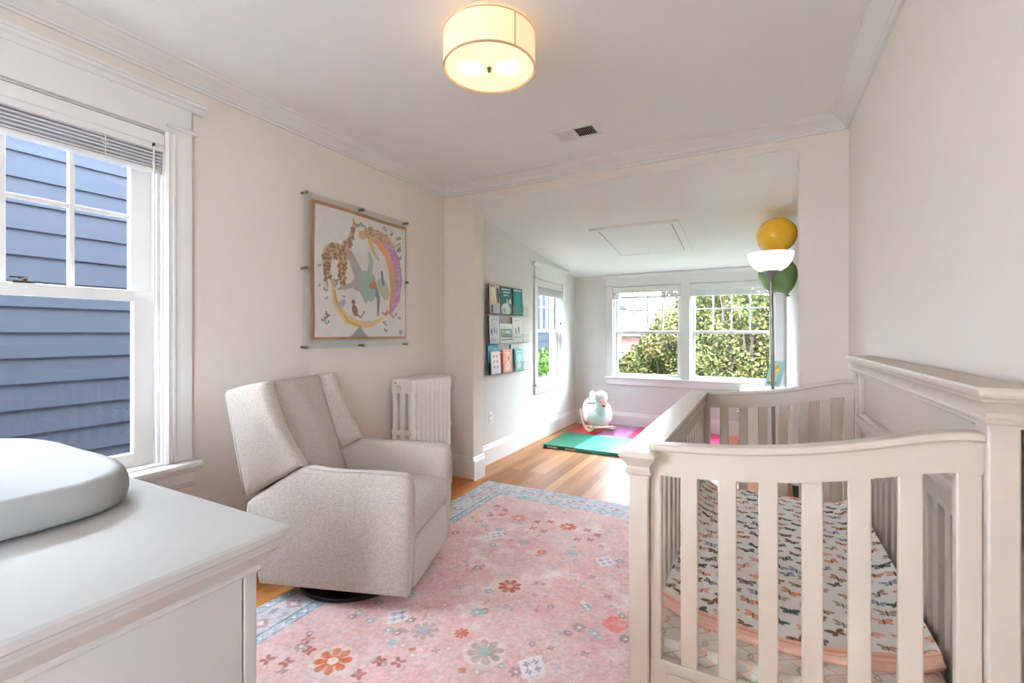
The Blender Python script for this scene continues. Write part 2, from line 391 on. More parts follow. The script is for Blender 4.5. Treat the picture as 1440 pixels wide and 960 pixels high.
def blind(name, T, s0, s1, ztop, zval, zbot, d0, d1, label, nsl, wand=None, cordz=None):
    bl = thing(name, T((s0+s1)/2, (d0+d1)/2, zbot), label, 'blind', 'white raised blinds')
    w = MB(); lprism_s(w, T, [(d1 - 0.012, zval), (d1, zval + 0.004), (d1, zval + 0.03), (d1 + 0.004, zval + 0.036), (d1 + 0.004, ztop - 0.012), (d1, ztop - 0.006), (d1 - 0.012, ztop - 0.004)], s0, s1)
    w.build('valance', M['trim'], bl, smooth=0)
    w = MB(); lbox(w, T, s0 + 0.005, s1 - 0.005, d0, d1 - 0.014, zval + 0.03, ztop - 0.005); w.build('head_rail', M['blind'], bl, smooth=0)
    w = MB(); h = (zval + 0.03 - zbot - 0.018) / nsl
    for i in range(nsl):
        z = zbot + 0.018 + i * h
        o = 0.002 * ((i * 7) % 3 - 1)
        lprism_s(w, T, [(d0, z + h*0.05), (d0 + 0.002, z + h*0.55), ((d0+d1)/2, z + h*0.8), (d1 - 0.01 + o, z + h*0.55), (d1 - 0.008 + o, z + h*0.05), ((d0+d1)/2, z + h*0.25)], s0 + 0.008, s1 - 0.008)
    w.build('slat_stack', M['blind'], bl, smooth=0)
    w = MB(); lbox(w, T, s0 + 0.008, s1 - 0.008, d0, d1 - 0.008, zbot, zbot + 0.016); w.build('bottom_rail', M['trim'], bl, bev=0.003)
    for f in (0.22, 0.78):
        x = s0 + (s1 - s0) * f; w = MB()
        lbox(w, T, x - 0.002, x + 0.002, d1 - 0.006, d1 - 0.003, zbot, zval + 0.02)
        for q in range(5): lbox(w, T, x - 0.016 + 0.006*(q % 2), x + 0.014 - 0.005*(q % 3), d1 - 0.006, d1 - 0.003, zbot + 0.02 + q*(zval-zbot-0.03)/5, zbot + 0.024 + q*(zval-zbot-0.03)/5)
        w.build('ladder_cord', M['trim'], bl, smooth=0)
    if wand:
        s_, zl = wand
        w = MB(); w.tube([T(s_, d1 + 0.006, zval + 0.02), T(s_ , d1 + 0.008, (zval + zl) / 2), T(s_ + 0.004, d1 + 0.004, zl)], 0.0045, 8); w.build('wand', M['trim'], bl)
        w = MB(); w.tube([T(s_, d1 + 0.004, zval + 0.012), T(s_, d1 + 0.006, zval + 0.03)], 0.006, 8); w.build('wand_hook', M['black'], bl)
    if cordz:
        s_, zl = cordz
        w = MB(); w.tube([T(s_, d1 + 0.004, zval + 0.01), T(s_, d1 + 0.006, zl)], 0.0022, 6); c = w.build('pull_cord', M['trim'], bl)
        w = MB(); w.lathe([(0.003, 0.03), (0.006, 0.02), (0.008, 0), (0.005, -0.004)], T(s_, d1 + 0.006, zl - 0.025), 10); w.build('cord_tassel', M['dark'], c)
    return bl

# window 1: the large sash window at the left
T = tr('x', XL, 1)
win = struct(empty('window_1', (XL, 0.65, W1[2])), 'large white sash window looking onto blue grey clapboards', 'window')
s0, s1, z0, z1 = W1
w = MB()
for a, b in ((s0, s0 - 0.112), (s1, s1 + 0.112)): casing_leg(w, T, a, b, z0 + 0.008, z1 + 0.022, True)
w.build('casing', M['trim'], win, smooth=25)
w = MB()
lprism_s(w, T, [(0, z1 + 0.0), (0.024, z1 + 0.0), (0.024, z1 + 0.148), (0, z1 + 0.148)], s0 - 0.112, s1 + 0.112)
w.build('head_board', M['trim'], win, smooth=0)
w = MB(); lprism_s(w, T, [(0, z1 + 0.022), (0.036, z1 + 0.022), (0.042, z1 + 0.029), (0.036, z1 + 0.036), (0, z1 + 0.036)], s0 - 0.13, s0 + 0.0)
lprism_s(w, T, [(0, z1 + 0.022), (0.036, z1 + 0.022), (0.042, z1 + 0.029), (0.036, z1 + 0.036), (0, z1 + 0.036)], s1 + 0.0, s1 + 0.135)
w.build('head_bead', M['trim'], win, smooth=25)
w = MB(); lprism_s(w, T, [(0, z1 + 0.140), (0.030, z1 + 0.140), (0.036, z1 + 0.150), (0.040, z1 + 0.160), (0.056, z1 + 0.166), (0.056, z1 + 0.178), (0.064, z1 + 0.182), (0.064, z1 + 0.192), (0, z1 + 0.192)], s0 - 0.165, s1 + 0.172)
w.build('head_cap', M['trim'], win, smooth=25)
w = MB(); lprism_s(w, T, [(-0.06, z0 - 0.035), (0.055, z0 - 0.035), (0.064, z0 - 0.028), (0.067, z0 - 0.018), (0.064, z0 - 0.006), (0.055, z0 + 0.002), (-0.06, z0 + 0.002)], s0 - 0.145, s1 + 0.145)
w.build('stool', M['trim'], win, smooth=25)
w = MB(); lprism_s(w, T, [(0, z0 - 0.035), (0.046, z0 - 0.035), (0.046, z0 - 0.045), (0.036, z0 - 0.052), (0.032, z0 - 0.075), (0.036, z0 - 0.098), (0.028, z0 - 0.108), (0.026, z0 - 0.118), (0.015, z0 - 0.13), (0, z0 - 0.132)], s0 - 0.118, s1 + 0.118)
w.build('apron', M['trim'], win, smooth=25)
frame_liner(win, T, s0, s1, z0, z1, 0.2)
sash(win, T, s0 + 0.008, s1 - 0.008, z0 + 0.005, 1.505, -0.055, 0.092, 0.072, 0.052, 1, 1, name='lower_sash')
us = sash(win, T, s0 + 0.008, s1 - 0.008, 1.462, z1 - 0.01, -0.094, 0.088, 0.045, 0.06, 4, 2, name='upper_sash')
w = MB()
c = T(0.70, -0.066, 1.505)
w.box(c[0] - 0.015, c[0] + 0.02, c[1] - 0.035, c[1] + 0.035, c[2], c[2] + 0.007); w.lathe([(0.014, 0.007), (0.014, 0.018), (0.008, 0.02)], c, 14)
w.box(c[0] - 0.006, c[0] + 0.006, c[1] - 0.04, c[1] + 0.01, c[2] + 0.018, c[2] + 0.024)
w.build('sash_lock', mat('lock_metal', (90, 88, 84), 0.4, 0.8, noise=0.05), win)
w = MB(); lbox(w, T, 1.17, 1.172, 0.0, 0.026, 0.9, 1.5)
blind('window_blind', T, s0 + 0.004, s1 - 0.004, z1 - 0.008, 2.172, 2.072, -0.045, 0.012, 'white slatted blind raised at the top of the big clapboard-view window', 7, wand=(1.115, 1.45))

# window 2: alcove left
def plain_window(nm, T, opens, label, cap_over, ends, mull=None, capz=0.18, glassd=-0.09, rows=2, meet=1.315, apron=0.11):
    z0, z1 = opens[0][2], opens[0][3]; s0 = opens[0][0]; s1 = opens[-1][1]
    c = T((s0+s1)/2, 0, z0)
    win = struct(empty(nm, c), label, 'window')
    w = MB(); casing_leg(w, T, s0, s0 - ends, z0, z1 + 0.015, False); casing_leg(w, T, s1, s1 + ends, z0, z1 + 0.015, False)
    if mull: lbox(w, T, mull[0], mull[1], -0.05, 0.02, z0, z1 + 0.015)
    w.build('casing', M['trim'], win, smooth=25)
    w = MB(); lprism_s(w, T, [(0, z1), (0.022, z1), (0.022, z1 + capz - 0.03), (0, z1 + capz - 0.03)], s0 - ends, s1 + ends)
    w.build('head_board', M['trim'], win, smooth=0)
    w = MB(); lprism_s(w, T, [(0, z1 + 0.012), (0.03, z1 + 0.012), (0.035, z1 + 0.018), (0.03, z1 + 0.025), (0, z1 + 0.025)], s0 - ends - 0.02, s0)
    lprism_s(w, T, [(0, z1 + 0.012), (0.03, z1 + 0.012), (0.035, z1 + 0.018), (0.03, z1 + 0.025), (0, z1 + 0.025)], s1, s1 + ends + 0.02)
    w.build('head_bead', M['trim'], win, smooth=25)
    w = MB(); lprism_s(w, T, [(0, z1 + capz - 0.045), (0.024, z1 + capz - 0.045), (0.032, z1 + capz - 0.03), (0.05, z1 + capz - 0.012), (0.05, z1 + capz), (0, z1 + capz)], s0 - ends - cap_over, s1 + ends + cap_over)
    w.build('head_cap', M['trim'], win, smooth=25)
    w = MB(); lprism_s(w, T, [(-0.05, z0 - 0.028), (0.04, z0 - 0.028), (0.046, z0 - 0.014), (0.04, z0), (-0.05, z0)], s0 - ends - 0.015, s1 + ends + 0.015)
    w.build('stool', M['trim'], win, smooth=25)
    w = MB(); lprism_s(w, T, [(0, z0 - 0.028), (0.022, z0 - 0.028), (0.022, z0 - apron + 0.012), (0.014, z0 - apron), (0, z0 - apron)], s0 - ends - 0.0, s1 + ends + 0.0)
    w.build('apron', M['trim'], win, smooth=25)
    for (a, b, _, _) in opens:
        frame_liner(win, T, a, b, z0, z1, 0.18)
        sash(win, T, a + 0.008, b - 0.008, z0 + 0.005, meet + 0.018, -0.06, 0.048, 0.04, 0.036, 1, 1, name='lower_sash')
        sash(win, T, a + 0.008, b - 0.008, meet - 0.016, z1 - 0.008, -0.10, 0.048, 0.036, 0.04, 4, rows, muntin=0.018, name='upper_sash')
    return win
T2 = tr('x', XA, 1)
plain_window('window_2', T2, [W2], 'narrow white sash window beside the acrylic book ledges', 0.05, 0.085, capz=0.195, meet=1.335, apron=0.13)
blind('window_blind', T2, W2[0] + 0.004, W2[1] - 0.004, W2[3] - 0.006, 1.873, 1.775, -0.045, 0.008, 'white slatted blind raised in the narrow window near the book ledges', 6, cordz=(W2[1] - 0.08, 1.45))
T3 = tr('y', YB, -1)
plain_window('window_3', T3, [WB1, WB2], 'pair of white sash windows with grilles looking onto a hedge', 0.045, 0.092, mull=(WB1[1], WB2[0]), capz=0.16, meet=1.318, apron=0.115)
blind('window_blind', T3, WB1[0] + 0.004, WB1[1] - 0.004, WB1[3] - 0.006, 1.862, 1.785, -0.045, 0.010, 'white slatted blind raised in the garden window nearer the swan rocker', 6)
blind('window_blind', T3, WB2[0] + 0.004, WB2[1] - 0.004, WB2[3] - 0.006, 1.862, 1.785, -0.045, 0.010, 'white slatted blind raised in the garden window behind the floor lamp', 6)

plain_window('fill_window_left', T, [W6], 'unseen fill window added on the clapboard side behind the camera', 0.045, 0.09, capz=0.17, meet=1.42)
T5 = tr('x', XR, -1)
plain_window('fill_window_right', T5, [W5], 'unseen fill window added in the rear part of the crib wall', 0.045, 0.09, capz=0.17, meet=1.42)
# ------------------------------------------------------------------ crib
CZ = 0.0095
crib = thing('crib', (0.08, 1.9, 0.0095), 'white wooden convertible crib with tall panelled headboard against the wall', 'crib')
def cb(name, w, bev=0.004, **k): return w.build(name, M['crib'], crib, bev=bev, **k)
# posts
for (x0, x1, y0) in ((-0.297, -0.247, 1.197), (-0.297, -0.247, 2.555)):
    cb('front_post', MB().box(x0, x1, y0, y0 + 0.05, CZ, 0.934))
for y0 in (1.197, 2.545):
    cb('headboard_post', MB().box(0.385, 0.432, y0, y0 + 0.06, CZ, 1.126))
# front: flat cap with a cove under it, mitred round the corners
rings = []
for o, z in ((0.0, 0.930), (0.0, 0.936), (0.006, 0.940), (0.007, 0.946), (0.003, 0.951), (0.002, 0.958), (0.005, 0.966), (0.011, 0.974), (0.014, 0.979), (0.017, 0.982), (0.019, 0.987), (0.019, 0.994), (0.016, 1.0)):
    o += 0.0015; rings.append([(-0.297 - o, 1.197 - o*1.3, z), (-0.247 + o, 1.197 - o*1.3, z), (-0.247 + o, 2.605 + o, z), (-0.297 - o, 2.605 + o, z)])
cb('front_cap', MB().loft(rings), bev=0, smooth=25)
cb('front_top_rail', MB().box(-0.286, -0.258, 1.247, 2.555, 0.87, 0.94))
cb('front_bottom_rail', MB().box(-0.288, -0.256, 1.247, 2.555, 0.28, 0.40))
n = 14
for i in range(n):
    y = 1.247 + (2.555 - 1.247) * (i + 0.5) / n
    cb('front_slat', MB().box(-0.280, -0.264, y - 0.019, y + 0.019, 0.395, 0.875), bev=0.003)
# ends
TOPX = [-0.247, -0.18, -0.115, -0.05, 0.013, 0.07, 0.115, 0.16, 0.202, 0.25, 0.294, 0.33, 0.355, 0.388]
TOPZ = [1.012, 1.014, 1.018, 1.023, 1.030, 1.038, 1.047, 1.056, 1.066, 1.079, 1.091, 1.0985, 1.102, 1.102]
def zt(x): return float(np.interp(x, TOPX, TOPZ))
def end_panel(y, off):
    top = [(x, z + off) for x, z in zip(TOPX, TOPZ)]
    bot = [(x, z + off - 0.075) for x, z in zip(TOPX, TOPZ)][::-1]
    cb('end_top_rail', MB().prism(top + bot, 'y', y, y + 0.028), bev=0)
    lipt = [(x, z + off + 0.006) for x, z in zip(TOPX, TOPZ)]; lipb = [(x, z + off - 0.012) for x, z in zip(TOPX, TOPZ)][::-1]
    cb('end_rail_cap', MB().prism(lipt + lipb, 'y', y - 0.010, y + 0.038), bev=0.005)
    cb('end_stile', MB().box(-0.247, -0.217, y + 0.002, y + 0.026, 0.30, zt(-0.23) + off - 0.07))
    cb('end_stile', MB().box(0.345, 0.385, y + 0.002, y + 0.026, 0.30, zt(0.36) + off - 0.072))
    for x in (-0.152, -0.0655, 0.021, 0.107, 0.192, 0.277):
        cb('end_slat', MB().box(x - 0.0205, x + 0.0205, y + 0.006, y + 0.022, 0.46, zt(x) + off - 0.068), bev=0.003)
    w = MB(); w.box(-0.247, 0.385, y, y + 0.028, 0.30, 0.468); cb('end_bottom_rail', w)
    w = MB(); w.box(-0.205, 0.345, y - 0.004, y + 0.001, 0.325, 0.44); cb('end_bottom_panel', w, bev=0.006)
end_panel(1.212, 0.0); end_panel(2.562, -0.016)
# headboard
rings = []
for o, z in ((0.0, 1.122), (0.0, 1.128), (0.006, 1.131), (0.008, 1.137), (0.004, 1.142), (0.003, 1.150), (0.007, 1.160), (0.015, 1.169), (0.020, 1.173), (0.021, 1.178), (0.026, 1.182), (0.028, 1.187), (0.028, 1.195), (0.025, 1.200)):
    o += 0.0015; rings.append([(0.385 - o*0.82, 1.197 - o*1.3, z), (0.432 + o, 1.197 - o*1.3, z), (0.432 + o, 2.605 + o, z), (0.385 - o*0.82, 2.605 + o, z)])
cb('headboard_cap', MB().loft(rings), bev=0, smooth=25)
cb('headboard_panel', MB().box(0.410, 0.424, 1.25, 2.55, 0.92, 1.135), bev=0)
w = MB()
w.box(0.392, 0.412, 1.25, 2.55, 1.115, 1.135); w.box(0.392, 0.412, 1.25, 1.30, 0.92, 1.115); w.box(0.392, 0.412, 2.50, 2.55, 0.92, 1.115)
cb('headboard_frame', w, bev=0.004)
w = MB(); w.prism([(0.388, 0.905), (0.386, 0.915), (0.386, 0.935), (0.394, 0.940), (0.398, 0.952), (0.404, 0.956), (0.424, 0.956), (0.424, 0.88), (0.394, 0.88), (0.394, 0.90)], 'y', 1.25, 2.55); cb('headboard_mid_rail', w, bev=0, smooth=25)
n = 15
for i in range(n):
    y = 1.257 + (2.545 - 1.257) * (i + 0.5) / n
    cb('headboard_slat', MB().box(0.402, 0.418, y - 0.020, y + 0.020, 0.38, 0.885), bev=0.003)
cb('headboard_bottom_rail', MB().box(0.394, 0.424, 1.25, 2.55, 0.28, 0.40))
cb('mattress_board', MB().box(-0.255, 0.39, 1.245, 2.555, 0.345, 0.362), bev=0)

# mattress with lattice printed sheet
def bez(*p): return p
mat_sheet = mat_attr('lattice_sheet', 0.9, bump=0.1, bscale=250)
mt = thing('crib_mattress', (0.065, 1.9, 0.362), 'crib mattress in a pale sheet printed with pink and green lattice lines', 'mattress')
mx0, mx1, my0, my1, mz = -0.252, 0.388, 1.247, 2.553, 0.497
def mpos(u, v):
    # wraps over the near edge: v 0..0.09 climbs the front face
    rr = 0.02
    y = np.where(v < 0.1, my0 + rr * (1 - np.cos(np.clip(v / 0.1, 0, 1) * PI/2)) * 1.0, my0 + rr + (v - 0.1) / 0.9 * (my1 - my0 - rr))
    z = np.where(v < 0.1, 0.365 + (mz - 0.365) * np.sin(np.clip(v / 0.1, 0, 1) * PI/2) ** 0.55, mz + 0 * v)
    x = mx0 + (mx1 - mx0) * u
    z = z - 0.014 * np.clip(1 - np.minimum(u, 1-u) / 0.05, 0, 1) ** 2
    return x, y, z
def mcol(u, v):
    x = u * 0.64; y = np.where(v < 0.1, v * 1.3, 0.13 + (v - 0.1) / 0.9 * 1.3)
    cv = Canvas(x, y, (240, 236, 230))
    P = 0.105
    def ogee(ph, q): return np.abs(((x + ph) / P + 0.30 * np.sin(2*PI*y/0.12 + q) + 0.5) % 1 - 0.5) * P
    for ph, q, col in ((0, 0, (226, 168, 160)), (P/2, PI, (232, 196, 150)), (0.0, PI, (226, 178, 170)), (P/2, 0, (178, 196, 150))):
        band = (ogee(ph, q) < 0.0028).astype(float)
        cv.put(band, col, 0.9)
    return cv.c
painted('sheet', 260, 560, mpos, mcol, mat_sheet, mt)
MB().box(mx0 + 0.004, mx1 - 0.004, my0 + 0.008, my1 - 0.004, 0.363, mz - 0.02).build('mattress_core', mat('mattress_ticking', (236, 233, 228), 0.9, noise=0.02), mt, bev=0.02, seg=3)

# butterfly quilt
mat_quilt = mat_attr('butterfly_muslin', 0.92, bump=0.25, bscale=140)
ql = thing('baby_quilt', (0.065, 1.95, mz), 'white muslin crib quilt printed with butterflies and edged in peach', 'blanket')
rq = np.random.RandomState(5)
BF = []
for j in range(23):
    for i in range(12):
        BF.append(((i + 0.5 * (j % 2) + rq.uniform(-.2, .2)) * 0.060, (j + rq.uniform(-.2, .2)) * 0.057, rq.randint(0, 8), rq.uniform(0.019, 0.029), rq.uniform(-.7, .7)))
QC = [((58, 92, 82), None), ((138, 104, 82), (96, 70, 56)), ((206, 132, 100), (230, 180, 150)), ((176, 196, 212), (120, 150, 176)), ((70, 72, 66), (220, 216, 206)), ((196, 188, 172), (140, 130, 116)), ((226, 172, 160), None), ((150, 122, 92), (206, 170, 130))]
def qxy(u, v):
    # near edge sags, sides climb the slats
    near = 1.372 - 0.04 * np.sin(u * PI) + 0.055 * u ** 3
    y = near + (2.55 - near) * v
    x = -0.246 + 0.632 * u
    return x, y
def qpos(u, v):
    x, y = qxy(u, v)
    e = np.minimum(u, 1 - u)
    z = mz + 0.014 + 0.045 * np.clip(1 - e / 0.13, 0, 1) ** 1.6 * (0.35 + 0.65 * v) + 0.004 * np.sin(9*u + 5*v) * np.sin(7*v + 2) + 0.006 * np.clip((v-0.8)/0.2, 0, 1)
    z = z + 0.010 * np.clip(v / 0.03, 0, 1) - 0.016 * np.clip(1 - v / 0.016, 0, 1) + 0.010 * np.clip(1 - u / 0.12, 0, 1) * np.clip(1 - v / 0.06, 0, 1)
    return x, y, z
def qcol(u, v):
    x, y = qxy(u, v); x = x + 0.246; y = y - 1.33
    cv = Canvas(x, y, (250, 249, 247))
    for bx, by, k, r, rot in BF:
        sel = (np.abs(x - bx) < 0.045) & (np.abs(y - by) < 0.045)
        if not sel.any(): continue
        sub = Canvas(x[sel], y[sel], (0, 0, 0)); sub.c = cv.c[sel]
        rgb, dk = QC[k]
        if k == 4:
            sub.butterfly(bx, by, r, rgb, rot, dk); sub.line([(bx - r*.7, by + r*.3), (bx + r*.7, by + r*.3)], 0.0016, rgb)
        else: sub.butterfly(bx, by, r, rgb, rot, dk)
        sub.line([(bx, by - r*.45), (bx, by + r*.45)], 0.0022, (84, 66, 58))
        cv.c[sel] = sub.c
    cv.put((v < 0.028).astype(float), (244, 198, 178)); cv.put((v > 0.988).astype(float), (240, 184, 162))
    cv.put(((v < 0.022) & (v > 0.017)).astype(float), (228, 166, 146))
    return cv.c
painted('quilt_top', 420, 760, qpos, qcol, mat_quilt, ql)
w = MB()
pts = []
for k in range(25):
    u = k / 24; x = -0.244 + 0.628 * u; y = 1.372 - 0.04 * math.sin(u * PI) + 0.055 * u ** 3 + 0.006
    z = mz + 0.010 + 0.045 * max(0, 1 - min(u, 1-u) / 0.13) ** 1.6 * 0.35 + 0.01 * max(0, 1 - u / 0.12)
    pts.append((x, y, z))
w.tube(pts, 0.0095, 10); w.build('peach_binding', mat('peach_muslin', (244, 200, 182), 0.95, noise=0.05, nscale=60, bump=0.3, bscale=150), ql)
tag(bpy.data.objects['peach_binding'], 'peach folded binding')

# ------------------------------------------------------------------ armchair (local: +x faces forward, near side is -y)
n0 = Vector((-1.405, 1.625, 0)); fx = Vector((0.943, 0.333, 0)); fy = Vector((-0.333, 0.943, 0))
ch_loc = n0 + fx * (-0.42) + fy * 0.34; ch_loc.z = 0.012
chair = thing('armchair', ch_loc, 'oatmeal upholstered wingback swivel recliner standing on the pink rug', 'armchair', rz=math.atan2(0.333, 0.943))
def A(a, z): return (a + 0.42, z - 0.012)            # profile point -> local x,z
def cprism(prof, b0, b1): return MB().prism([A(*p) for p in prof], 'y', b0 - 0.34, b1 - 0.34)
def cbuild(name, w, **k): return w.build(name, M['fabric'], chair, **k)
armp = [(-0.012, 0.085), (0.002, 0.30), (0.006, 0.58), (-0.004, 0.628), (-0.03, 0.645), (-0.12, 0.650), (-0.22, 0.650), (-0.33, 0.648), (-0.42, 0.652), (-0.49, 0.661), (-0.54, 0.660), (-0.60, 0.630), (-0.80, 0.505), (-0.832, 0.475), (-0.838, 0.43), (-0.815, 0.30), (-0.765, 0.088)]
def puff_prism(prof, b0, b1, r, bulge=0.012, n_in=3):
    """profile slab with pillowed faces: rings step inwards towards each face"""
    cx = sum(p[0] for p in prof) / len(prof); cz = sum(p[1] for p in prof) / len(prof)
    rings = []
    ks = [(0.0, r * 1.0), (0.3, r * 0.45), (0.7, r * 0.12), (1.0, 0.0)]
    def inset(d):
        out = []
        N = len(prof)
        for i in range(N):
            p = Vector((prof[i][0], prof[i][1])); a = Vector(prof[i-1]); c = Vector(prof[(i+1) % N])
            t = ((p - a).normalized() + (c - p).normalized()).normalized(); nn = Vector((-t.y, t.x))
            out.append((p.x + nn.x * d * SG, p.y + nn.y * d * SG))
        return out
    area = sum(prof[i-1][0]*prof[i][1] - prof[i][0]*prof[i-1][1] for i in range(len(prof)))
    SG = 1 if area > 0 else -1
    seq = []
    for f, d in ks: seq.append((b0 + r * f, d))
    for f, d in ks[::-1]: seq.append((b1 - r * f, d))
    for b, d in seq:
        rings.append([(A(*q)[0], b - 0.34, A(*q)[1]) for q in inset(d)])
    return MB().loft(rings)
cbuild('arm', puff_prism(armp, 0.0, 0.085, 0.022), smooth=70)
cbuild('arm', puff_prism(armp, 0.595, 0.68, 0.022), smooth=70)
# piping along the arm front
for b in (0.012, 0.668):
    w = MB(); w.tube([(A(a_ - 0.002, z_)[0], b - 0.34, A(a_, z_)[1]) for a_, z_ in ((-0.010, 0.09), (0.004, 0.30), (0.008, 0.57), (-0.002, 0.629), (-0.03, 0.648), (-0.22, 0.653), (-0.40, 0.653), (-0.53, 0.663))], 0.0028, 6)
    cbuild('piping', w)
wingp = [(-0.538, 0.668), (-0.555, 0.692), (-0.60, 0.752), (-0.650, 0.835), (-0.690, 0.925), (-0.715, 1.01), (-0.735, 1.058), (-0.765, 1.063), (-0.86, 1.045), (-0.94, 1.022), (-0.955, 1.005), (-0.945, 0.95), (-0.90, 0.74), (-0.848, 0.515), (-0.835, 0.503), (-0.81, 0.515), (-0.68, 0.59)]
cbuild('wing', puff_prism(wingp, -0.004, 0.09, 0.026), smooth=70)
cbuild('wing', puff_prism(wingp, 0.59, 0.684, 0.026), smooth=70)
backp = [(-0.575, 0.40), (-0.60, 0.46), (-0.655, 0.62), (-0.715, 0.80), (-0.765, 0.96), (-0.785, 1.035), (-0.80, 1.055), (-0.85, 1.048), (-0.93, 1.02), (-0.94, 0.98), (-0.84, 0.52), (-0.82, 0.40)]
cbuild('backrest', puff_prism(backp, 0.085, 0.595, 0.03), smooth=70)
seatp = [(-0.004, 0.335), (0.010, 0.36), (0.012, 0.42), (0.002, 0.452), (-0.03, 0.468), (-0.12, 0.474), (-0.30, 0.468), (-0.50, 0.455), (-0.62, 0.445), (-0.62, 0.30), (-0.30, 0.30), (-0.02, 0.318)]
cbuild('seat_cushion', puff_prism(seatp, 0.086, 0.594, 0.022), smooth=70)
footp = [(-0.012, 0.088), (-0.002, 0.10), (0.002, 0.20), (0.0, 0.300), (-0.010, 0.316), (-0.05, 0.316), (-0.05, 0.088)]
cbuild('footrest_panel', puff_prism(footp, 0.086, 0.594, 0.012), smooth=70)
cbuild('seat_body', cprism([(-0.05, 0.09), (-0.05, 0.31), (-0.72, 0.31), (-0.72, 0.09)], 0.08, 0.60), bev=0.01)
w = MB(); w.lathe([(0.30, 0.0), (0.30, 0.018), (0.285, 0.024), (0.06, 0.03), (0.05, 0.085)], (0, 0, 0), 40)
w.build('swivel_base', M['black'], chair, smooth=40); 
tag(bpy.data.objects['swivel_base'], 'round black swivel base')

# ------------------------------------------------------------------ radiator
rad = thing('radiator', (-2.41, 2.95, 0), 'cream cast iron column radiator beside the alcove opening', 'radiator')
rx0, rx1, ry0, ry1, rz = -2.51, -2.305, 2.70, 3.205, 0.955
ns = 9; pitch = (ry1 - ry0) / ns
def loaf(z0, z1, y0, y1, r, top):
    w = MB(); p = []
    for k in range(9):
        t = PI * k / 8
        p.append(((rx0 + rx1)/2 + (rx1 - rx0)/2 * math.copysign(abs(math.cos(t)) ** 0.45, math.cos(t)), (z1 - 0.055 if top else z0 + 0.03) + (0.055 if top else -0.03) * abs(math.sin(t)) ** 0.6))
    if top: p = p + [(rx0, z0), (rx1, z0)]
    else: p = p + [(rx0, z1), (rx1, z1)]
    return w.prism(p, 'y', y0, y1)
for i in range(ns):
    y0 = ry0 + i * pitch + 0.0006; y1 = ry0 + (i + 1) * pitch - 0.0006
    w = loaf(rz - 0.115, rz, y0, y1, 0, True)
    w2 = [(rx0, rx0 + 0.048), ((rx0 + rx1)/2 - 0.026, (rx0 + rx1)/2 + 0.026), (rx1 - 0.048, rx1)]
    ym = (y0 + y1) / 2; hy = (y1 - y0) / 2
    for a, b in w2:
        pr = []
        for k in range(12):
            t = 2 * PI * k / 12
            pr.append(((a+b)/2 + (b-a)/2 * math.copysign(abs(math.cos(t)) ** 0.7, math.cos(t)), ym + hy * math.copysign(abs(math.sin(t)) ** 0.4, math.sin(t))))
        w.prism(pr, 'z', 0.17, rz - 0.09)
    w.box(rx0, rx1, y0, y1, 0.52, 0.56) if i in (0, ns-1) else None
    w.box(rx0, rx1, y0, y1, 0.10, 0.19)
    o = w.build('section', M['radiator'], rad, bev=0.004, smooth=40)
for y in (ry0 + pitch/2, ry1 - pitch/2):
    for x in (rx0 + 0.03, rx1 - 0.03):
        MB().lathe([(0.02, 0), (0.014, 0.03), (0.018, 0.105)], (x, y, 0), 12).build('foot', M['radiator'], rad)
w = MB(); w.lathe([(0.026, 0), (0.026, -0.012), (0.018, -0.02), (0.02, -0.03), (0.012, -0.045)], (rx0 + 0.075, ry0 + 0.002, rz - 0.075), 16, axis='y')
w.build('air_vent', M['radiator'], rad)
w = MB(); w.lathe([(0.006, 0), (0.006, -0.012)], (rx0 + 0.045, ry0 + 0.002, rz - 0.035), 8, axis='y'); w.build('bleed_screw', M['brass'], rad)
w = MB(); w.tube([(rx1 - 0.06, ry1, 0.15), (rx1 - 0.06, ry1 + 0.06, 0.15), (rx1 - 0.06, ry1 + 0.075, 0.13), (rx1 - 0.06, ry1 + 0.075, 0.0)], 0.014, 10); w.build('supply_pipe', M['radiator'], rad)

# ------------------------------------------------------------------ dresser and changing pad
dr = thing('dresser', (-1.65, 0.4, 0), 'white painted dresser with moulded top below the big window', 'dresser')
DX0, DX1, DY0, DY1, DZ = -2.36, -0.955, 0.175, 0.615, 0.88
rings = []
for o, z in ((0.0, DZ - 0.095), (0.004, DZ - 0.093), (0.007, DZ - 0.088), (0.004, DZ - 0.083), (0.004, DZ - 0.078), (0.010, DZ - 0.070), (0.022, DZ - 0.056), (0.030, DZ - 0.045), (0.031, DZ - 0.037), (0.038, DZ - 0.033), (0.040, DZ - 0.025), (0.046, DZ - 0.020), (0.047, DZ - 0.006), (0.043, DZ)):
    rings.append([(DX0 - o*0.3, DY0 - o, z), (DX1 + o, DY0 - o, z), (DX1 + o, DY1 + o, z), (DX0 - o*0.3, DY1 + o, z)])
MB().loft(rings).build('top', M['dresser'], dr, smooth=25, bev=0)
MB().box(DX0 + 0.01, DX1 - 0.012, DY0 + 0.01, DY1 - 0.01, 0.09, DZ - 0.09).build('carcass', M['dresser'], dr, smooth=0)
for x0, x1 in ((DX0, DX0 + 0.05), (DX1 - 0.05, DX1)):
    for y0, y1 in ((DY0, DY0 + 0.04), (DY1 - 0.028, DY1)):
        MB().box(x0, x1, y0, y1, 0.0, DZ - 0.09).build('corner_post', M['dresser'], dr, bev=0.003)
for x in (DX0 + 0.002, DX1 - 0.014):
    MB().box(x, x + 0.012, DY0 + 0.042, DY1 - 0.030, 0.10, DZ - 0.088).build('side_panel', M['dresser'], dr, bev=0.002)
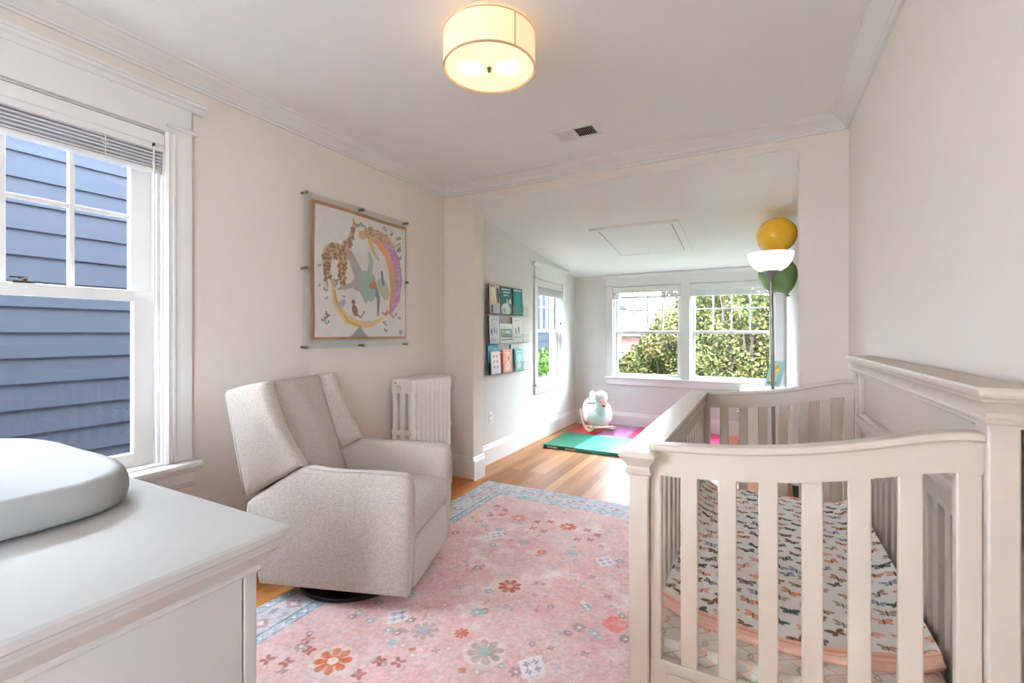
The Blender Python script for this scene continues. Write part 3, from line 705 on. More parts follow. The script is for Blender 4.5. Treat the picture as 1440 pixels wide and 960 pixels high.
for r in range(3):
    for c in range(2):
        x0 = DX0 + 0.06 + c * 0.645; z0 = 0.13 + r * 0.218
        d = MB().box(x0, x0 + 0.63, DY0 - 0.002, DY0 + 0.02, z0, z0 + 0.205).build('drawer', M['dresser'], dr, bev=0.005)
        for kx in (x0 + 0.16, x0 + 0.47):
            MB().lathe([(0.008, 0), (0.007, -0.012), (0.016, -0.02), (0.013, -0.03)], (kx, DY0 - 0.002, z0 + 0.10), 14, axis='y').build('knob', M['chrome'], d)
pad = thing('changing_pad', (-1.755, 0.375, DZ), 'white contoured peanut shaped changing pad on the dresser top', 'changing pad')
def padring(s, z, dip=0.0):
    out = []
    for k in range(64):
        t = 2 * PI * k / 64; ct, st = math.cos(t), math.sin(t)
        ex = 0.62
        x = 0.445 * math.copysign(abs(ct) ** ex, ct); y = 0.235 * math.copysign(abs(st) ** ex, st) * (1 - 0.03 * math.exp(-(x / 0.13) ** 2))
        rise = 0.0 * abs(st) ** 2
        out.append((-1.755 + x - math.copysign((1-s) * 0.235, ct) * abs(ct) ** 0.6, 0.375 + y * s, DZ + z + rise * (1 if z > 0.03 else 0) * (1.0 if s > 0.7 else 0.2)))
    return out
MB().loft([padring(0.90, 0.001), padring(0.965, 0.008), padring(0.99, 0.022), padring(1.0, 0.046), padring(0.985, 0.066), padring(0.95, 0.081), padring(0.90, 0.087), padring(0.84, 0.085), padring(0.76, 0.074), padring(0.66, 0.060), padring(0.5, 0.047), padring(0.3, 0.040), padring(0.1, 0.038)]).build('pad', M['pad'], pad, smooth=180, sub=1)

# ------------------------------------------------------------------ rug
RX0, RX1, RY0, RY1 = -2.095, 0.35, 0.70, 3.468
mat_rug = mat_attr('printed_rug', 0.95, bump=0.25, bscale=260, spec=0.1)
rug = thing('rug', ((RX0+RX1)/2, (RY0+RY1)/2, 0), 'faded pink patterned rug with pale blue border and rust flowers', 'rug')
def rpos(u, v):
    x = RX0 + (RX1-RX0) * u; y = RY0 + (RY1-RY0) * v
    e = np.minimum(np.minimum(u*(RX1-RX0), (1-u)*(RX1-RX0)), np.minimum(v*(RY1-RY0), (1-v)*(RY1-RY0)))
    return x + 0.006*np.sin(y*5)*(u < 0.02), y + 0.004*np.sin(x*7)*(v > .98), np.clip(e / 0.006, 0, 1) * 0.008 + 0.0005
def rcol(u, v):
    x = RX0 + (RX1-RX0) * u; y = RY0 + (RY1-RY0) * v
    cv = Canvas(x, y, (212, 174, 170))
    n1 = cv.noise(1, (0.30, 0.09, 0.03), 11); n2 = cv.noise(1, (0.5, 0.15), 12); n3 = cv.noise(1, (0.012, 0.006), 13); n4 = cv.noise(1, (0.22, 0.05), 15)
    cv.put(np.clip(n1 * 1.1, 0, 1), (206, 154, 153), 0.7); cv.put(np.clip(n2 * 1.3, 0, 1), (222, 194, 184), 0.8); cv.put(np.clip(-n2 * 0.9, 0, 1), (208, 166, 148), 0.4)
    cv.put(np.clip(n4 * 1.5 - 0.25, 0, 1), (228, 214, 211), 0.9)
    R = np.random.RandomState(21)
    bl, gr, rust, cream, mauve = (152, 172, 174), (160, 140, 130), (168, 86, 62), (222, 210, 198), (164, 138, 138)
    def local(px, py, r, fn):
        sel = (np.abs(x - px) < r) & (np.abs(y - py) < r)
        if sel.any():
            s = Canvas(x[sel], y[sel], (0, 0, 0)); s.c = cv.c[sel]; fn(s); cv.c[sel] = s.c
    def cross(px, py, r, col, rot):
        def f(s):
            for k in range(4):
                t = rot + PI/4 + k * PI/2; s.ell(px + r*.55*math.cos(t), py + r*.55*math.sin(t), r*.45, r*.30, col, t, 0.8)
        local(px, py, r*1.2, f)
    # quiet scatter
    for k in range(330):
        px, py = R.uniform(RX0+.3, RX1-.3), R.uniform(RY0+.3, RY1-.3); t = R.rand()
        if t < .34: local(px, py, .06, lambda s: s.flower(px, py, R.uniform(.016, .032), R.randint(5, 8), [bl, gr, mauve, (206, 160, 150), (196, 176, 168)][R.randint(5)], cream, R.rand()*3))
        elif t < .5: cross(px, py, R.uniform(.014, .022), [(196, 130, 118), gr, mauve][R.randint(3)], 0)
        elif t < .75: local(px, py, .06, lambda s: s.ell(px, py, R.uniform(.012, .03), R.uniform(.006, .012), [bl, (214, 176, 170), gr, (236, 214, 206)][R.randint(4)], R.rand()*3, .7))
        else:
            a = R.rand()*6.3; local(px, py, .09, lambda s: s.line([(px, py), (px+.05*math.cos(a), py+.05*math.sin(a)), (px+.07*math.cos(a+.5), py+.07*math.sin(a+.5))], .003, [gr, (206, 168, 160)][R.randint(2)], .6))
    # the flowers one can point at
    F = lambda px, py, r, n, c, k, halo=None, rot=0: local(px, py, r*1.6, lambda s: s.flower(px, py, r, n, c, k, rot, halo))
    F(-1.12, 2.065, .062, 8, rust, (214, 150, 130), cream)
    for (u_, v_), r, c, k in (((799, 742), .060, (190, 100, 80), (224, 160, 140)), ((729, 730), .062, (204, 130, 104), cream), ((803, 780), .045, (176, 172, 176), bl), ((597, 889), .062, (172, 156, 150), bl), ((682, 919), .075, (172, 154, 146), bl), ((737, 765), .04, (168, 158, 150), bl), ((468, 932), .075, (196, 108, 76), cream), ((649, 893), .034, (190, 100, 78), (170, 110, 90)), ((762, 778), .034, (194, 112, 90), (220, 150, 120)), ((580, 915), .016, (200, 110, 90), (200, 110, 90)), ((650, 946), .018, (196, 110, 90), (196, 110, 90)), ((552, 906), .022, bl, bl)):
        wx, wy = floor_at(u_, v_); F(wx, wy, r, 8, c, k, cream if r > .07 else None, .2)
    for u_, v_ in ((433, 901), (435, 917), (376, 930), (403, 934), (533, 932), (560, 934), (505, 951), (699, 713), (710, 719), (690, 726), (706, 725), (755, 735), (774, 735), (750, 744), (764, 748), (826, 747), (840, 754), (812, 760), (830, 761)):
        wx, wy = floor_at(u_, v_); cross(wx, wy, .030, (160, 82, 70), 0)
    wx, wy = floor_at(865, 880); local(wx, wy, .09, lambda s: (s.ell(wx, wy, .06, .04, (216, 130, 120), .3), s.ell(wx, wy, .04, .06, (216, 130, 120), .3)))
    for u_, v_ in ((698, 754), (560, 868), (748, 940), (851, 791)):
        wx, wy = floor_at(u_, v_)
        def dia(s):
            s.put((np.abs(s.x-wx)/.062 + np.abs(s.y-wy)/.075 < 1).astype(float), (222, 216, 220), .85)
        local(wx, wy, .09, dia)
        for ox, oy in ((-.025, 0), (.025, 0), (0, .03), (0, -.03)): cross(wx+ox, wy+oy, .016, (150, 140, 146), .0)
    # borders
    d = np.minimum(np.minimum(x - RX0, RX1 - x), np.minimum(y - RY0, RY1 - y))
    along = np.where((x - RX0 == d) | (RX1 - x == d), y, x)
    B = lambda a, b, c, al=1.0: cv.put(((d >= a) & (d < b)).astype(float), c, al)
    B(0, .262, (192, 188, 190)); B(0, .012, (150, 162, 168))
    B(.012, .062, (172, 182, 188)); B(.062, .068, (120, 130, 140)); B(.205, .211, (120, 130, 140)); B(.211, .258, (174, 184, 190)); B(.258, .264, (140, 146, 156))
    for lo, hi in ((.012, .062), (.211, .258)):
        m_ = (lo+hi)/2; w_ = (hi-lo)
        zz = np.abs(((along / .055) % 1) - .5) * 2
        cv.put(((np.abs(d - lo - .006 - zz*(w_-.012)) < .006)).astype(float), (120, 142, 152), .6)
        cv.put(((np.abs(d - m_) < .008) & (np.abs(((along/.055) + .5) % 1 - .5) < .12)).astype(float), (222, 226, 228), .9)
    t = (along / .17) % 1 - .5
    cv.put(((np.abs(t)*.17/.042 + np.abs(d - .136)/.055) < 1).astype(float), (176, 138, 140), .85)
    cv.put(((np.abs(t)*.17/.018 + np.abs(d - .136)/.024) < 1).astype(float), (222, 206, 202), .9)
    t2 = (along / .17 + .5) % 1 - .5
    cv.put(((t2*.17/.026)**2 + ((d - .105)/.016)**2 < 1).astype(float), (150, 140, 148), .75); cv.put(((t2*.17/.026)**2 + ((d - .168)/.016)**2 < 1).astype(float), (160, 150, 152), .75)
    # wear: pale scuffs, strongest towards the alcove end of the border
    wear = np.clip(cv.noise(1, (.06, .02), 31) + .22, 0, 1) * np.where(d < .27, 1.25 + 1.2 * (RY1 - y < .27), .5)
    cv.put(wear, (206, 204, 206), .8)
    cv.c = cv.c * (1 + 0.10 * n3[:, None])
    return np.clip(cv.c, 0, 255)

def floor_at(u, v):
    """rug position of a motif read off the photograph"""
    r = (u - 720) / CAM_F; t = CAM_H * CAM_F / (v - CAM_HZ)
    return (t * (-CAM_S + CAM_C * r), t * (CAM_C + CAM_S * r))
painted('rug_pile', 560, 640, rpos, rcol, mat_rug, rug)
# ------------------------------------------------------------------ framed scarf
art = thing('framed_scarf', (XL, 2.39, 1.2), 'brown bordered silk scarf with animals floating between clear acrylic sheets', 'wall art')
AY0, AY1, AZ0, AZ1 = 1.914, 2.876, 1.205, 2.20
MB().box(XL + 0.026, XL + 0.030, AY0, AY1, AZ0, AZ1).build('acrylic_sheet', M['acrylic'], art, smooth=0)
MB().box(XL + 0.036, XL + 0.041, AY0, AY1, AZ0, AZ1).build('acrylic_sheet', M['acrylic'], art, smooth=0)
for y in (AY0 + 0.012, (AY0+AY1)/2 + 0.005, AY1 - 0.012):
    for z in (AZ0 + 0.012, (AZ0+AZ1)/2 + 0.01, AZ1 - 0.012):
        if abs(y - (AY0+AY1)/2) < .05 and abs(z - (AZ0+AZ1)/2) < .05: continue
        w = MB(); w.lathe([(0.008, 0.0), (0.008, 0.026), (0.008, 0.042), (0.011, 0.043), (0.011, 0.054), (0.009, 0.056)], (XL, y, z), 16, axis='x')
        w.build('standoff', M['chrome'], art)
SY0, SY1, SZ0, SZ1 = 1.975, 2.862, 1.262, 2.160
def spos(u, v):
    return XL + 0.033 + 0*u, SY0 + (SY1-SY0)*u + 0.003*np.sin(v*9), SZ0 + (SZ1-SZ0)*v + 0.004*np.sin(u*6) * (v > .5)
def scol(u, v):
    cv = Canvas(u, v, (244, 236, 230)); R = np.random.RandomState(4)
    cv.c = cv.c + cv.noise(8, (.2, .05))[:, None]
    tan, dk, pale, or_, pu, ye, gn, grey = (214, 180, 142), (150, 114, 92), (226, 196, 160), (226, 158, 118), (206, 150, 192), (230, 202, 144), (176, 200, 184), (190, 182, 174)
    for k in range(170):
        px, py = R.uniform(.06, .95), R.uniform(.04, .95)
        if (.32 < px < .85 and .28 < py < .9) or (.08 < px < .42 and .45 < py < .92) or (.18 < px < .7 and py < .28): continue
        cv.butterfly(px, py, R.uniform(.016, .026), [(140, 130, 126), (176, 150, 140), (120, 150, 150), (160, 132, 110)][k % 4], R.uniform(-.8, .8))
    # long necked spotted animal
    cv.line([(.12, .50), (.10, .60), (.16, .63)], .012, tan); cv.ell(.22, .66, .115, .06, tan, .08)
    cv.line([(.30, .68), (.36, .78), (.39, .88)], [.045, .026, .018], tan); cv.ell(.405, .895, .03, .018, tan, -.6); cv.line([(.39, .90), (.385, .935)], .006, dk)
    for a, b in ((.13, .12), (.16, .18), (.27, .25), (.31, .28)): cv.line([(a, .63), (a - .01, .50), (b + .02, .39)], [.028, .016, .011], tan)
    for k in range(420):
        px, py = R.uniform(.10, .42), R.uniform(.38, .90)
        i = np.argmin((u - px)**2 + (v - py)**2)
        if np.abs(cv.c[i] - np.array(tan)).sum() < 12: cv.ell(px, py, R.uniform(.009, .016), R.uniform(.008, .014), dk, R.rand()*3)
    # resting spotted cat over a patterned arc
    arc = [(.62, .84), (.76, .80), (.86, .68), (.90, .52), (.88, .36), (.80, .22)]
    cv.line(arc, [.05, .06, .06, .055, .045, .02], pu)
    for k in range(120):
        t = R.randint(0, 5); f = R.rand(); px = arc[t][0]*(1-f) + arc[t+1][0]*f + R.uniform(-.04, .04); py = arc[t][1]*(1-f) + arc[t+1][1]*f + R.uniform(-.03, .03)
        i = np.argmin((u - px)**2 + (v - py)**2)
        if np.abs(cv.c[i] - np.array(pu)).sum() < 12: cv.ell(px, py, .009, .007, (228, 188, 216), 0)
    cv.line([(.66, .80), (.76, .72), (.82, .58), (.83, .42), (.80, .26)], [.03, .035, .03, .026, .014], or_)
    cv.ell(.63, .86, .14, .045, tan, -.06); cv.ell(.48, .83, .045, .036, tan, .2); cv.line([(.76, .88), (.85, .80), (.92, .84)], .009, tan); cv.line([(.55, .83), (.60, .72), (.66, .66)], [.026, .018, .012], (222, 190, 130))
    for k in range(70):
        px, py = .63 + R.uniform(-.13, .13), .86 + R.uniform(-.04, .04); cv.ell(px, py, .006, .005, (150, 100, 70), 0)
    # horse shape under a green cloth
    cv.ell(.50, .46, .13, .075, grey, .35); cv.line([(.44, .52), (.38, .62), (.36, .66)], [.05, .035, .026], grey); cv.ell(.345, .64, .04, .022, grey, .9)
    cv.line([(.42, .44), (.32, .40), (.24, .38)], [.028, .016, .01], grey); cv.line([(.60, .44), (.66, .34), (.65, .20)], [.04, .02, .012], (150, 150, 156)); cv.line([(.46, .42), (.52, .30)], [.03, .014], grey)
    cv.ell(.545, .42, .075, .12, gn, .35); cv.ell(.52, .50, .05, .05, (176, 206, 190), 0); cv.ell(.60, .44, .04, .03, (196, 108, 92), .3); cv.line([(.56, .52), (.58, .64), (.55, .70)], [.03, .022, .014], (186, 196, 176)); cv.ell(.72, .42, .06, .10, (196, 206, 176), .5); cv.line([(.70, .56), (.72, .46)], .013, (110, 130, 160))
    cv.line([(.33, .68), (.42, .60)], .005, (214, 150, 140))
    # golden arc, small climbing figure of a monkey, hill
    cv.line([(.19, .38), (.22, .26), (.32, .15), (.46, .11), (.60, .125), (.70, .17)], [.016, .026, .032, .03, .022, .01], ye)
    cv.line([(.20, .36), (.23, .25), (.33, .14), (.46, .10)], .006, (206, 158, 84))
    cv.ell(.40, .225, .028, .05, (150, 100, 92), .3); cv.ell(.385, .29, .02, .018, (150, 100, 92), 0); cv.line([(.41, .20), (.46, .17), (.50, .22)], .006, (150, 100, 92)); cv.ell(.27, .27, .05, .024, (206, 180, 200), .6)
    cv.line([(.80, .24), (.74, .20), (.70, .22)], .008, (226, 130, 100))
    cv.put(((np.abs(u - .45) < (.10 - v) * 1.1) & (v < .10)).astype(float), (170, 164, 172))
    b = np.minimum.reduce([u * .8, (1-u) * 2.2, v * 1.1, (1 - v) * .8])
    cv.put((b < .02).astype(float), (168, 120, 80))
    return np.clip(cv.c, 0, 255)
painted('scarf', 330, 330, spos, scol, mat_attr('printed_silk', 0.6, spec=0.2), art)

# ------------------------------------------------------------------ acrylic book ledges and books
def ledge(z, label, y1=4.685):
    t = thing('book_ledge', (XA, 4.26, z), label, 'shelf', 'clear acrylic book ledges')
    y0 = 3.835
    w = MB(); w.box(XA + 0.0005, XA + 0.004, y0, y1, z, z + 0.13); w.build('back_plate', M['acrylic'], t, smooth=0)
    w = MB(); w.box(XA + 0.004, XA + 0.062, y0, y1, z, z + 0.005); w.build('base_plate', mat_glass('acrylic_edge', (236, 244, 242), 0.10), t, smooth=0)
    w = MB(); w.box(XA + 0.062, XA + 0.066, y0, y1, z, z + 0.10); w.build('front_lip', M['acrylic'], t, smooth=0)
    for y in (y0 + 0.12, y1 - 0.12):
        w = MB(); w.lathe([(0.006, 0), (0.008, 0.002), (0.006, 0.005)], (XA + 0.004, y, z + 0.115), 10, axis='x'); w.build('screw', M['chrome'], t)
ledge(1.497, 'topmost clear acrylic ledge with three dark covered picture books')
ledge(1.200, 'middle clear acrylic ledge with pale picture books')
ledge(0.893, 'lowest clear acrylic ledge with blue and red picture books')
mat_cover = mat_attr('printed_cover', 0.45)
M['pages'] = mat('book_pages', (238, 232, 218), 0.9, noise=0.03, nscale=80)
def book(y0, y1, z0, h, x0, th, spine, cover, label, group, lean=0.012):
    b = thing('picture_book', (XA + x0, (y0+y1)/2, z0), label, 'book', group)
    X0, X1 = XA + x0, XA + x0 + th
    w = MB(); w.prism([(X0 - lean*0 , z0), (X1, z0), (X1 - lean, z0 + h), (X0 - lean, z0 + h)], 'y', y0, y1); w.build('cover_board', mat('cover_' + label[:12].replace(' ', '_'), spine, 0.5, noise=0.03), b, smooth=0)
    w = MB(); w.prism([(X0 + 0.002, z0 + h - 0.0), (X1 - 0.002, z0 + h - 0.0), (X1 - 0.002 - lean, z0 + h + 0.0008), (X0 + 0.002 - lean, z0 + h + 0.0008)], 'y', y0 + 0.004, y1 - 0.002); w.build('page_block', M['pages'], b, smooth=0)
    painted('front_cover', 46, 60, lambda u, v: (X1 + 0.0008 - lean * v, y0 + (y1-y0)*u, z0 + h*v), lambda u, v: np.clip(cover(u, v).c, 0, 255), mat_cover, b)
def c_zoo(u, v):
    c = Canvas(u, v, (214, 194, 164)); c.line([(.3, .55), (.5, .8), (.35, .9), (.25, .75), (.5, .62), (.62, .5)], .035, (246, 240, 226)); c.ell(.82, .62, .16, .26, (90, 62, 58)); c.ell(.8, .84, .12, .08, (60, 52, 60)); c.rect(.12, .3, .02, .28, (52, 48, 52)); c.ell(.6, .15, .25, .18, (186, 200, 210)); c.line([(.12, .93), (.5, .95)], .018, (140, 100, 80)); return c
def c_goose(u, v):
    c = Canvas(u, v, (24, 92, 92)); c.ell(.45, .16, .4, .24, (226, 232, 232)); c.line([(.5, .2), (.62, .42), (.56, .55)], [.12, .06, .03], (236, 240, 238)); c.ell(.84, .48, .09, .1, (232, 226, 190)); c.ell(.25, .1, .2, .12, (176, 196, 196))
    for q, (a, b) in enumerate(((.15, .85), (.25, .8), (.3, .7))): c.line([(a, .9 - q*.11), (b, .91 - q*.11)], .022, (196, 216, 214))
    return c
def c_teal(u, v):
    c = Canvas(u, v, (0, 112, 110)); c.ell(.5, .55, .3, .28, (20, 136, 132)); c.line([(.1, .93), (.9, .93)], .025, (190, 214, 210)); c.line([(.2, .2), (.3, .7), (.5, .85), (.75, .6), (.8, .2)], .02, (60, 160, 150)); c.line([(.4, .1), (.45, .5)], .02, (60, 160, 150)); return c
def c_pale(u, v):
    c = Canvas(u, v, (222, 230, 238)); 
    for k, x in enumerate((.22, .5, .74)): c.ell(x, .42 + .05*(k % 2), .07, .13, [(70, 80, 96), (90, 96, 110), (150, 150, 160)][k]); c.ell(x, .62 + .05*(k % 2), .045, .04, (190, 160, 150))
    c.line([(.2, .86), (.8, .87)], .02, (180, 200, 216)); c.ell(.4, .1, .3, .08, (196, 210, 214)); return c
def c_green_frame(u, v):
    c = Canvas(u, v, (232, 234, 230)); c.rect(.04, .96, .28, .72, (112, 140, 140)); c.rect(.12, .88, .34, .66, (160, 188, 176)); c.ell(.5, .42, .3, .08, (120, 160, 130)); c.ell(.6, .56, .12, .06, (226, 230, 226)); c.line([(.06, .16), (.94, .18)], .03, (128, 140, 138)); c.line([(.1, .84), (.8, .84)], .015, (200, 206, 204)); return c
def c_cream(u, v):
    c = Canvas(u, v, (234, 230, 222)); c.ell(.35, .46, .09, .14, (150, 146, 140)); c.ell(.66, .5, .08, .16, (96, 96, 98)); c.ell(.66, .7, .05, .05, (210, 190, 176)); c.line([(.15, .2), (.85, .22)], .02, (180, 176, 168)); c.line([(.2, .88), (.8, .88)], .02, (206, 200, 190)); return c
def c_blue(u, v):
    c = Canvas(u, v, (60, 140, 176)); c.ell(.3, .86, .3, .12, (90, 172, 200)); c.rect(0, 1, 0, .35, (44, 84, 110)); c.ell(.7, .8, .2, .1, (120, 190, 206)); c.ell(.12, .2, .2, .2, (28, 48, 62)); return c
def c_white_small(u, v):
    c = Canvas(u, v, (240, 238, 242))
    for x in (.3, .65):
        for y in (.3, .55, .78): c.ell(x, y, .11, .06, (226, 160, 160), .4)
    return c
def c_red(u, v):
    c = Canvas(u, v, (172, 34, 44)); c.ell(.4, .5, .3, .3, (196, 54, 58)); c.line([(.1, .9), (.8, .9)], .03, (220, 150, 140)); return c
def c_peach(u, v):
    c = Canvas(u, v, (232, 156, 128)); c.ell(.55, .62, .3, .2, (240, 196, 170)); c.ell(.5, .25, .32, .18, (246, 222, 196)); c.line([(.3, .84), (.8, .84)], .04, (250, 226, 206)); c.ell(.6, .6, .1, .1, (206, 110, 90)); return c
def c_tan(u, v):
    c = Canvas(u, v, (206, 214, 214)); c.line([(.2, .86), (.9, .86)], .03, (170, 186, 190)); return c
def c_mint(u, v):
    c = Canvas(u, v, (140, 206, 196)); c.rect(0, .14, 0, 1, (24, 84, 84)); c.ell(.6, .6, .25, .2, (196, 230, 222)); c.ell(.55, .25, .3, .14, (226, 240, 236)); c.line([(.3, .88), (.9, .88)], .03, (230, 244, 240)); return c
zz = 1.502
g1, g2, g3 = 'picture books on the topmost acrylic ledge', 'picture books on the middle acrylic ledge', 'picture books on the lowest acrylic ledge'
book(3.845, 4.05, zz, .285, .040, .016, (70, 62, 58), c_zoo, 'beige picture book with a dark haired figure on the topmost ledge', g1)
book(4.065, 4.31, zz, .285, .040, .014, (20, 60, 62), c_goose, 'dark teal picture book with a white goose on the cover', g1)
book(4.335, 4.56, zz, .285, .040, .016, (96, 84, 40), c_teal, 'plain bright teal picture book at the window end of the topmost ledge', g1)
zz = 1.205
book(3.85, 4.045, zz, .275, .040, .012, (60, 66, 74), c_pale, 'pale blue picture book with small standing figures', g2)
book(4.06, 4.315, zz, .20, .044, .012, (216, 218, 214), c_green_frame, 'white wide picture book with a green framed picture', g2)
book(4.325, 4.55, zz, .27, .040, .012, (110, 106, 100), c_cream, 'cream picture book with two dark figures on the middle ledge', g2)
zz = 0.898
book(3.85, 4.06, zz, .29, .024, .013, (28, 52, 66), c_blue, 'tall blue picture book at the back of the lowest ledge', g3)
book(3.885, 4.065, zz, .225, .044, .010, (226, 224, 226), c_white_small, 'small white book with pink drawings in front of the tall blue one', g3)
book(4.08, 4.17, zz, .23, .030, .011, (150, 24, 36), c_red, 'slim deep red book on the lowest ledge', g3)
book(4.12, 4.31, zz, .24, .046, .010, (206, 120, 96), c_peach, 'peach orange picture book overlapping the red one', g3)
book(4.33, 4.54, zz, .285, .022, .012, (70, 66, 50), c_tan, 'pale grey picture book standing behind the mint one', g3)
book(4.37, 4.565, zz, .235, .042, .012, (20, 72, 72), c_mint, 'mint green picture book with dark spine edge', g3)

# outlet on the alcove wall
ot = thing('wall_outlet', (XA, 3.95, 0.40), 'white duplex power outlet below the acrylic book ledges', 'outlet')
MB().box(XA, XA + 0.006, 3.915, 3.985, 0.40, 0.515).build('cover_plate', M['trim'], ot, bev=0.003)
for z in (0.432, 0.482):
    s_ = MB().box(XA + 0.004, XA + 0.009, 3.933, 3.967, z - 0.016, z + 0.016).build('receptacle', mat('outlet_face', (226, 226, 224), 0.4, noise=0.01), ot, bev=0.004)
    w = MB(); w.box(XA + 0.0088, XA + 0.0094, 3.942, 3.944, z - 0.006, z + 0.007); w.box(XA + 0.0088, XA + 0.0094, 3.955, 3.957, z - 0.006, z + 0.007); w.build('slot', M['dark'], s_, smooth=0)

# ------------------------------------------------------------------ ceiling lamp, vent, hatch
LX, LY, LR, LZ0, LZ1 = -1.055, 1.755, 0.203, 2.478, 2.618
lamp = thing('ceiling_lamp', (LX, LY, LZ0), 'lit cream drum shade flush mount lamp on the nursery ceiling', 'ceiling lamp')
w = MB(); w.lathe([(LR, LZ0), (LR, LZ1), (LR - 0.003, LZ1), (LR - 0.003, LZ0)], (LX, LY, 0), 72, cap=False)
ms = mat_emit('lit_linen', (255, 222, 178), 0.20)
w.build('drum_shade', ms, lamp, smooth=40)
def lit_diffuser():
    m = mat('lit_diffuser', (255, 236, 208), 0.5); nt = m.node_tree; b = nt.nodes['Principled BSDF']
    tc = nt.nodes.new('ShaderNodeTexCoord'); out = None
    for p in ((-0.075, -0.035), (0.075, 0.035)):
        d = nt.nodes.new('ShaderNodeVectorMath'); d.operation = 'DISTANCE'; d.inputs[1].default_value = (p[0], p[1], 0.005)
        nt.links.new(tc.outputs['Object'], d.inputs[0])
        r = nt.nodes.new('ShaderNodeMapRange'); r.interpolation_type = 'SMOOTHSTEP'; r.inputs['From Min'].default_value = 0.01; r.inputs['From Max'].default_value = 0.085; r.inputs['To Min'].default_value = 1.0; r.inputs['To Max'].default_value = 0
        nt.links.new(d.outputs['Value'], r.inputs['Value'])
        if out is None: out = r.outputs[0]
        else:
            a = nt.nodes.new('ShaderNodeMath'); a.operation = 'ADD'; nt.links.new(out, a.inputs[0]); nt.links.new(r.outputs[0], a.inputs[1]); out = a.outputs[0]
    k = nt.nodes.new('ShaderNodeMath'); k.operation = 'MULTIPLY_ADD'; k.inputs[1].default_value = 0.5; k.inputs[2].default_value = 0.27
    nt.links.new(out, k.inputs[0]); nt.links.new(k.outputs[0], b.inputs['Emission Strength'])
    b.inputs['Emission Color'].default_value = lin((255, 228, 186)) + (1,)
    return m
w = MB(); w.lathe([(LR - 0.006, LZ0 + 0.004), (LR - 0.006, LZ0 + 0.008)], (LX, LY, 0), 72)
w.build('diffuser', lit_diffuser(), lamp, smooth=40)
mrim = mat('shade_rim', (196, 170, 132), 0.7, noise=0.03)
for z in (LZ0, LZ1):
    w = MB(); w.lathe([(LR + 0.001, z - 0.003), (LR + 0.001, z + 0.003), (LR - 0.006, z + 0.003), (LR - 0.006, z - 0.003)], (LX, LY, 0), 72, cap=False); w.build('shade_rim', mrim, lamp, smooth=40)
a = math.radians(-28); w = MB(); w.tube([(LX + (LR+0.0005)*math.cos(a), LY + (LR+0.0005)*math.sin(a), LZ0 + 0.004), (LX + (LR+0.0005)*math.cos(a), LY + (LR+0.0005)*math.sin(a), LZ1 - 0.003)], 0.003, 6); w.build('shade_seam', mrim, lamp)
w = MB(); w.lathe([(0.011, LZ0 + 0.005), (0.011, LZ0 + 0.001), (0.005, LZ0 - 0.003), (0.009, LZ0 - 0.010), (0.004, LZ0 - 0.016)], (LX, LY, 0), 16); w.build('finial', M['brass'], lamp)
w = MB(); w.lathe([(0.07, LZ1 - 0.01), (0.07, ZC)], (LX, LY, 0), 24); w.build('ceiling_canopy', M['chrome'], lamp)

vt = thing('ceiling_vent', (-1.06, 2.876, ZC - 0.01), 'white ceiling air vent grille between lamp and wide opening', 'vent')
VX0, VX1, VY0, VY1 = -1.215, -0.905, 2.782, 2.972
w = MB()
for a in ((VX0, VX1, VY0, VY0 + 0.03), (VX0, VX1, VY1 - 0.03, VY1), (VX0, VX0 + 0.035, VY0 + 0.03, VY1 - 0.03), (VX1 - 0.028, VX1, VY0 + 0.03, VY1 - 0.03), (-1.072, -1.058, VY0 + 0.03, VY1 - 0.03)): w.box(a[0], a[1], a[2], a[3], ZC - 0.008, ZC)
w.build('vent_frame', M['trim'], vt, bev=0.002)
MB().box(VX0 + 0.03, VX1 - 0.02, VY0 + 0.025, VY1 - 0.025, ZC - 0.0012, ZC - 0.0004).build('duct_shade_sheet', M['dark'], vt, smooth=0)  # flat dark sheet, the darkness inside the duct is painted
for k in range(9):
    x = -1.178 + k * 0.0125
    w = MB(); w.prism([(x, ZC - 0.0075), (x + 0.0085, ZC - 0.002), (x + 0.0095, ZC - 0.002), (x + 0.002, ZC - 0.0085)], 'y', VY0 + 0.03, VY1 - 0.03); w.build('louver', M['trim'], vt, smooth=0)
for k in range(9):
    x = -1.054 + k * 0.0135
    w = MB(); w.prism([(x + 0.004, ZC - 0.008), (x, ZC - 0.002), (x + 0.001, ZC - 0.002), (x + 0.006, ZC - 0.008)], 'y', VY0 + 0.03, VY1 - 0.03); w.build('louver', M['trim'], vt, smooth=0)

ht = thing('ceiling_hatch', (-1.08, 4.94, zal(4.94) - 0.02), 'square white access hatch in the sloping alcove ceiling', 'hatch')
def slope_box(x0, x1, y0, y1, h0, h1):
    return MB().prism([(y0, zal(y0) - h1), (y1, zal(y1) - h1), (y1, zal(y1) - h0), (y0, zal(y0) - h0)], 'x', x0, x1)
slope_box(-1.415, -0.72, 4.50, 5.395, 0.001, 0.012).build('hatch_panel', M['ceiling'], ht, bev=0.002)
w = MB()
for x0, x1, y0, y1, d in ((-1.50, -0.645, 4.43, 4.475, 0.022), (-1.50, -1.424, 4.475, 5.405, 0.0125), (-0.711, -0.645, 4.475, 5.405, 0.0125), (-1.50, -0.645, 5.405, 5.45, 0.0125)):
    w.prism([(y0, zal(y0) - d), (y1, zal(y1) - d), (y1, zal(y1) - 0.0), (y0, zal(y0) - 0.0)], 'x', x0, x1)
w.build('hatch_frame', M['ceiling'], ht, smooth=0)
MB().prism([(4.476, zal(4.476) - 0.003), (5.404, zal(5.404) - 0.003), (5.404, zal(5.404) + 0.0), (4.476, zal(4.476) + 0.0)], 'x', -1.423, -0.712).build('gap_shade_sheet', mat('gap_shade_grey', (110, 108, 104), 0.9, noise=0.02), ht, smooth=0)  # dark sheet, the shade of the gap is put into its colour

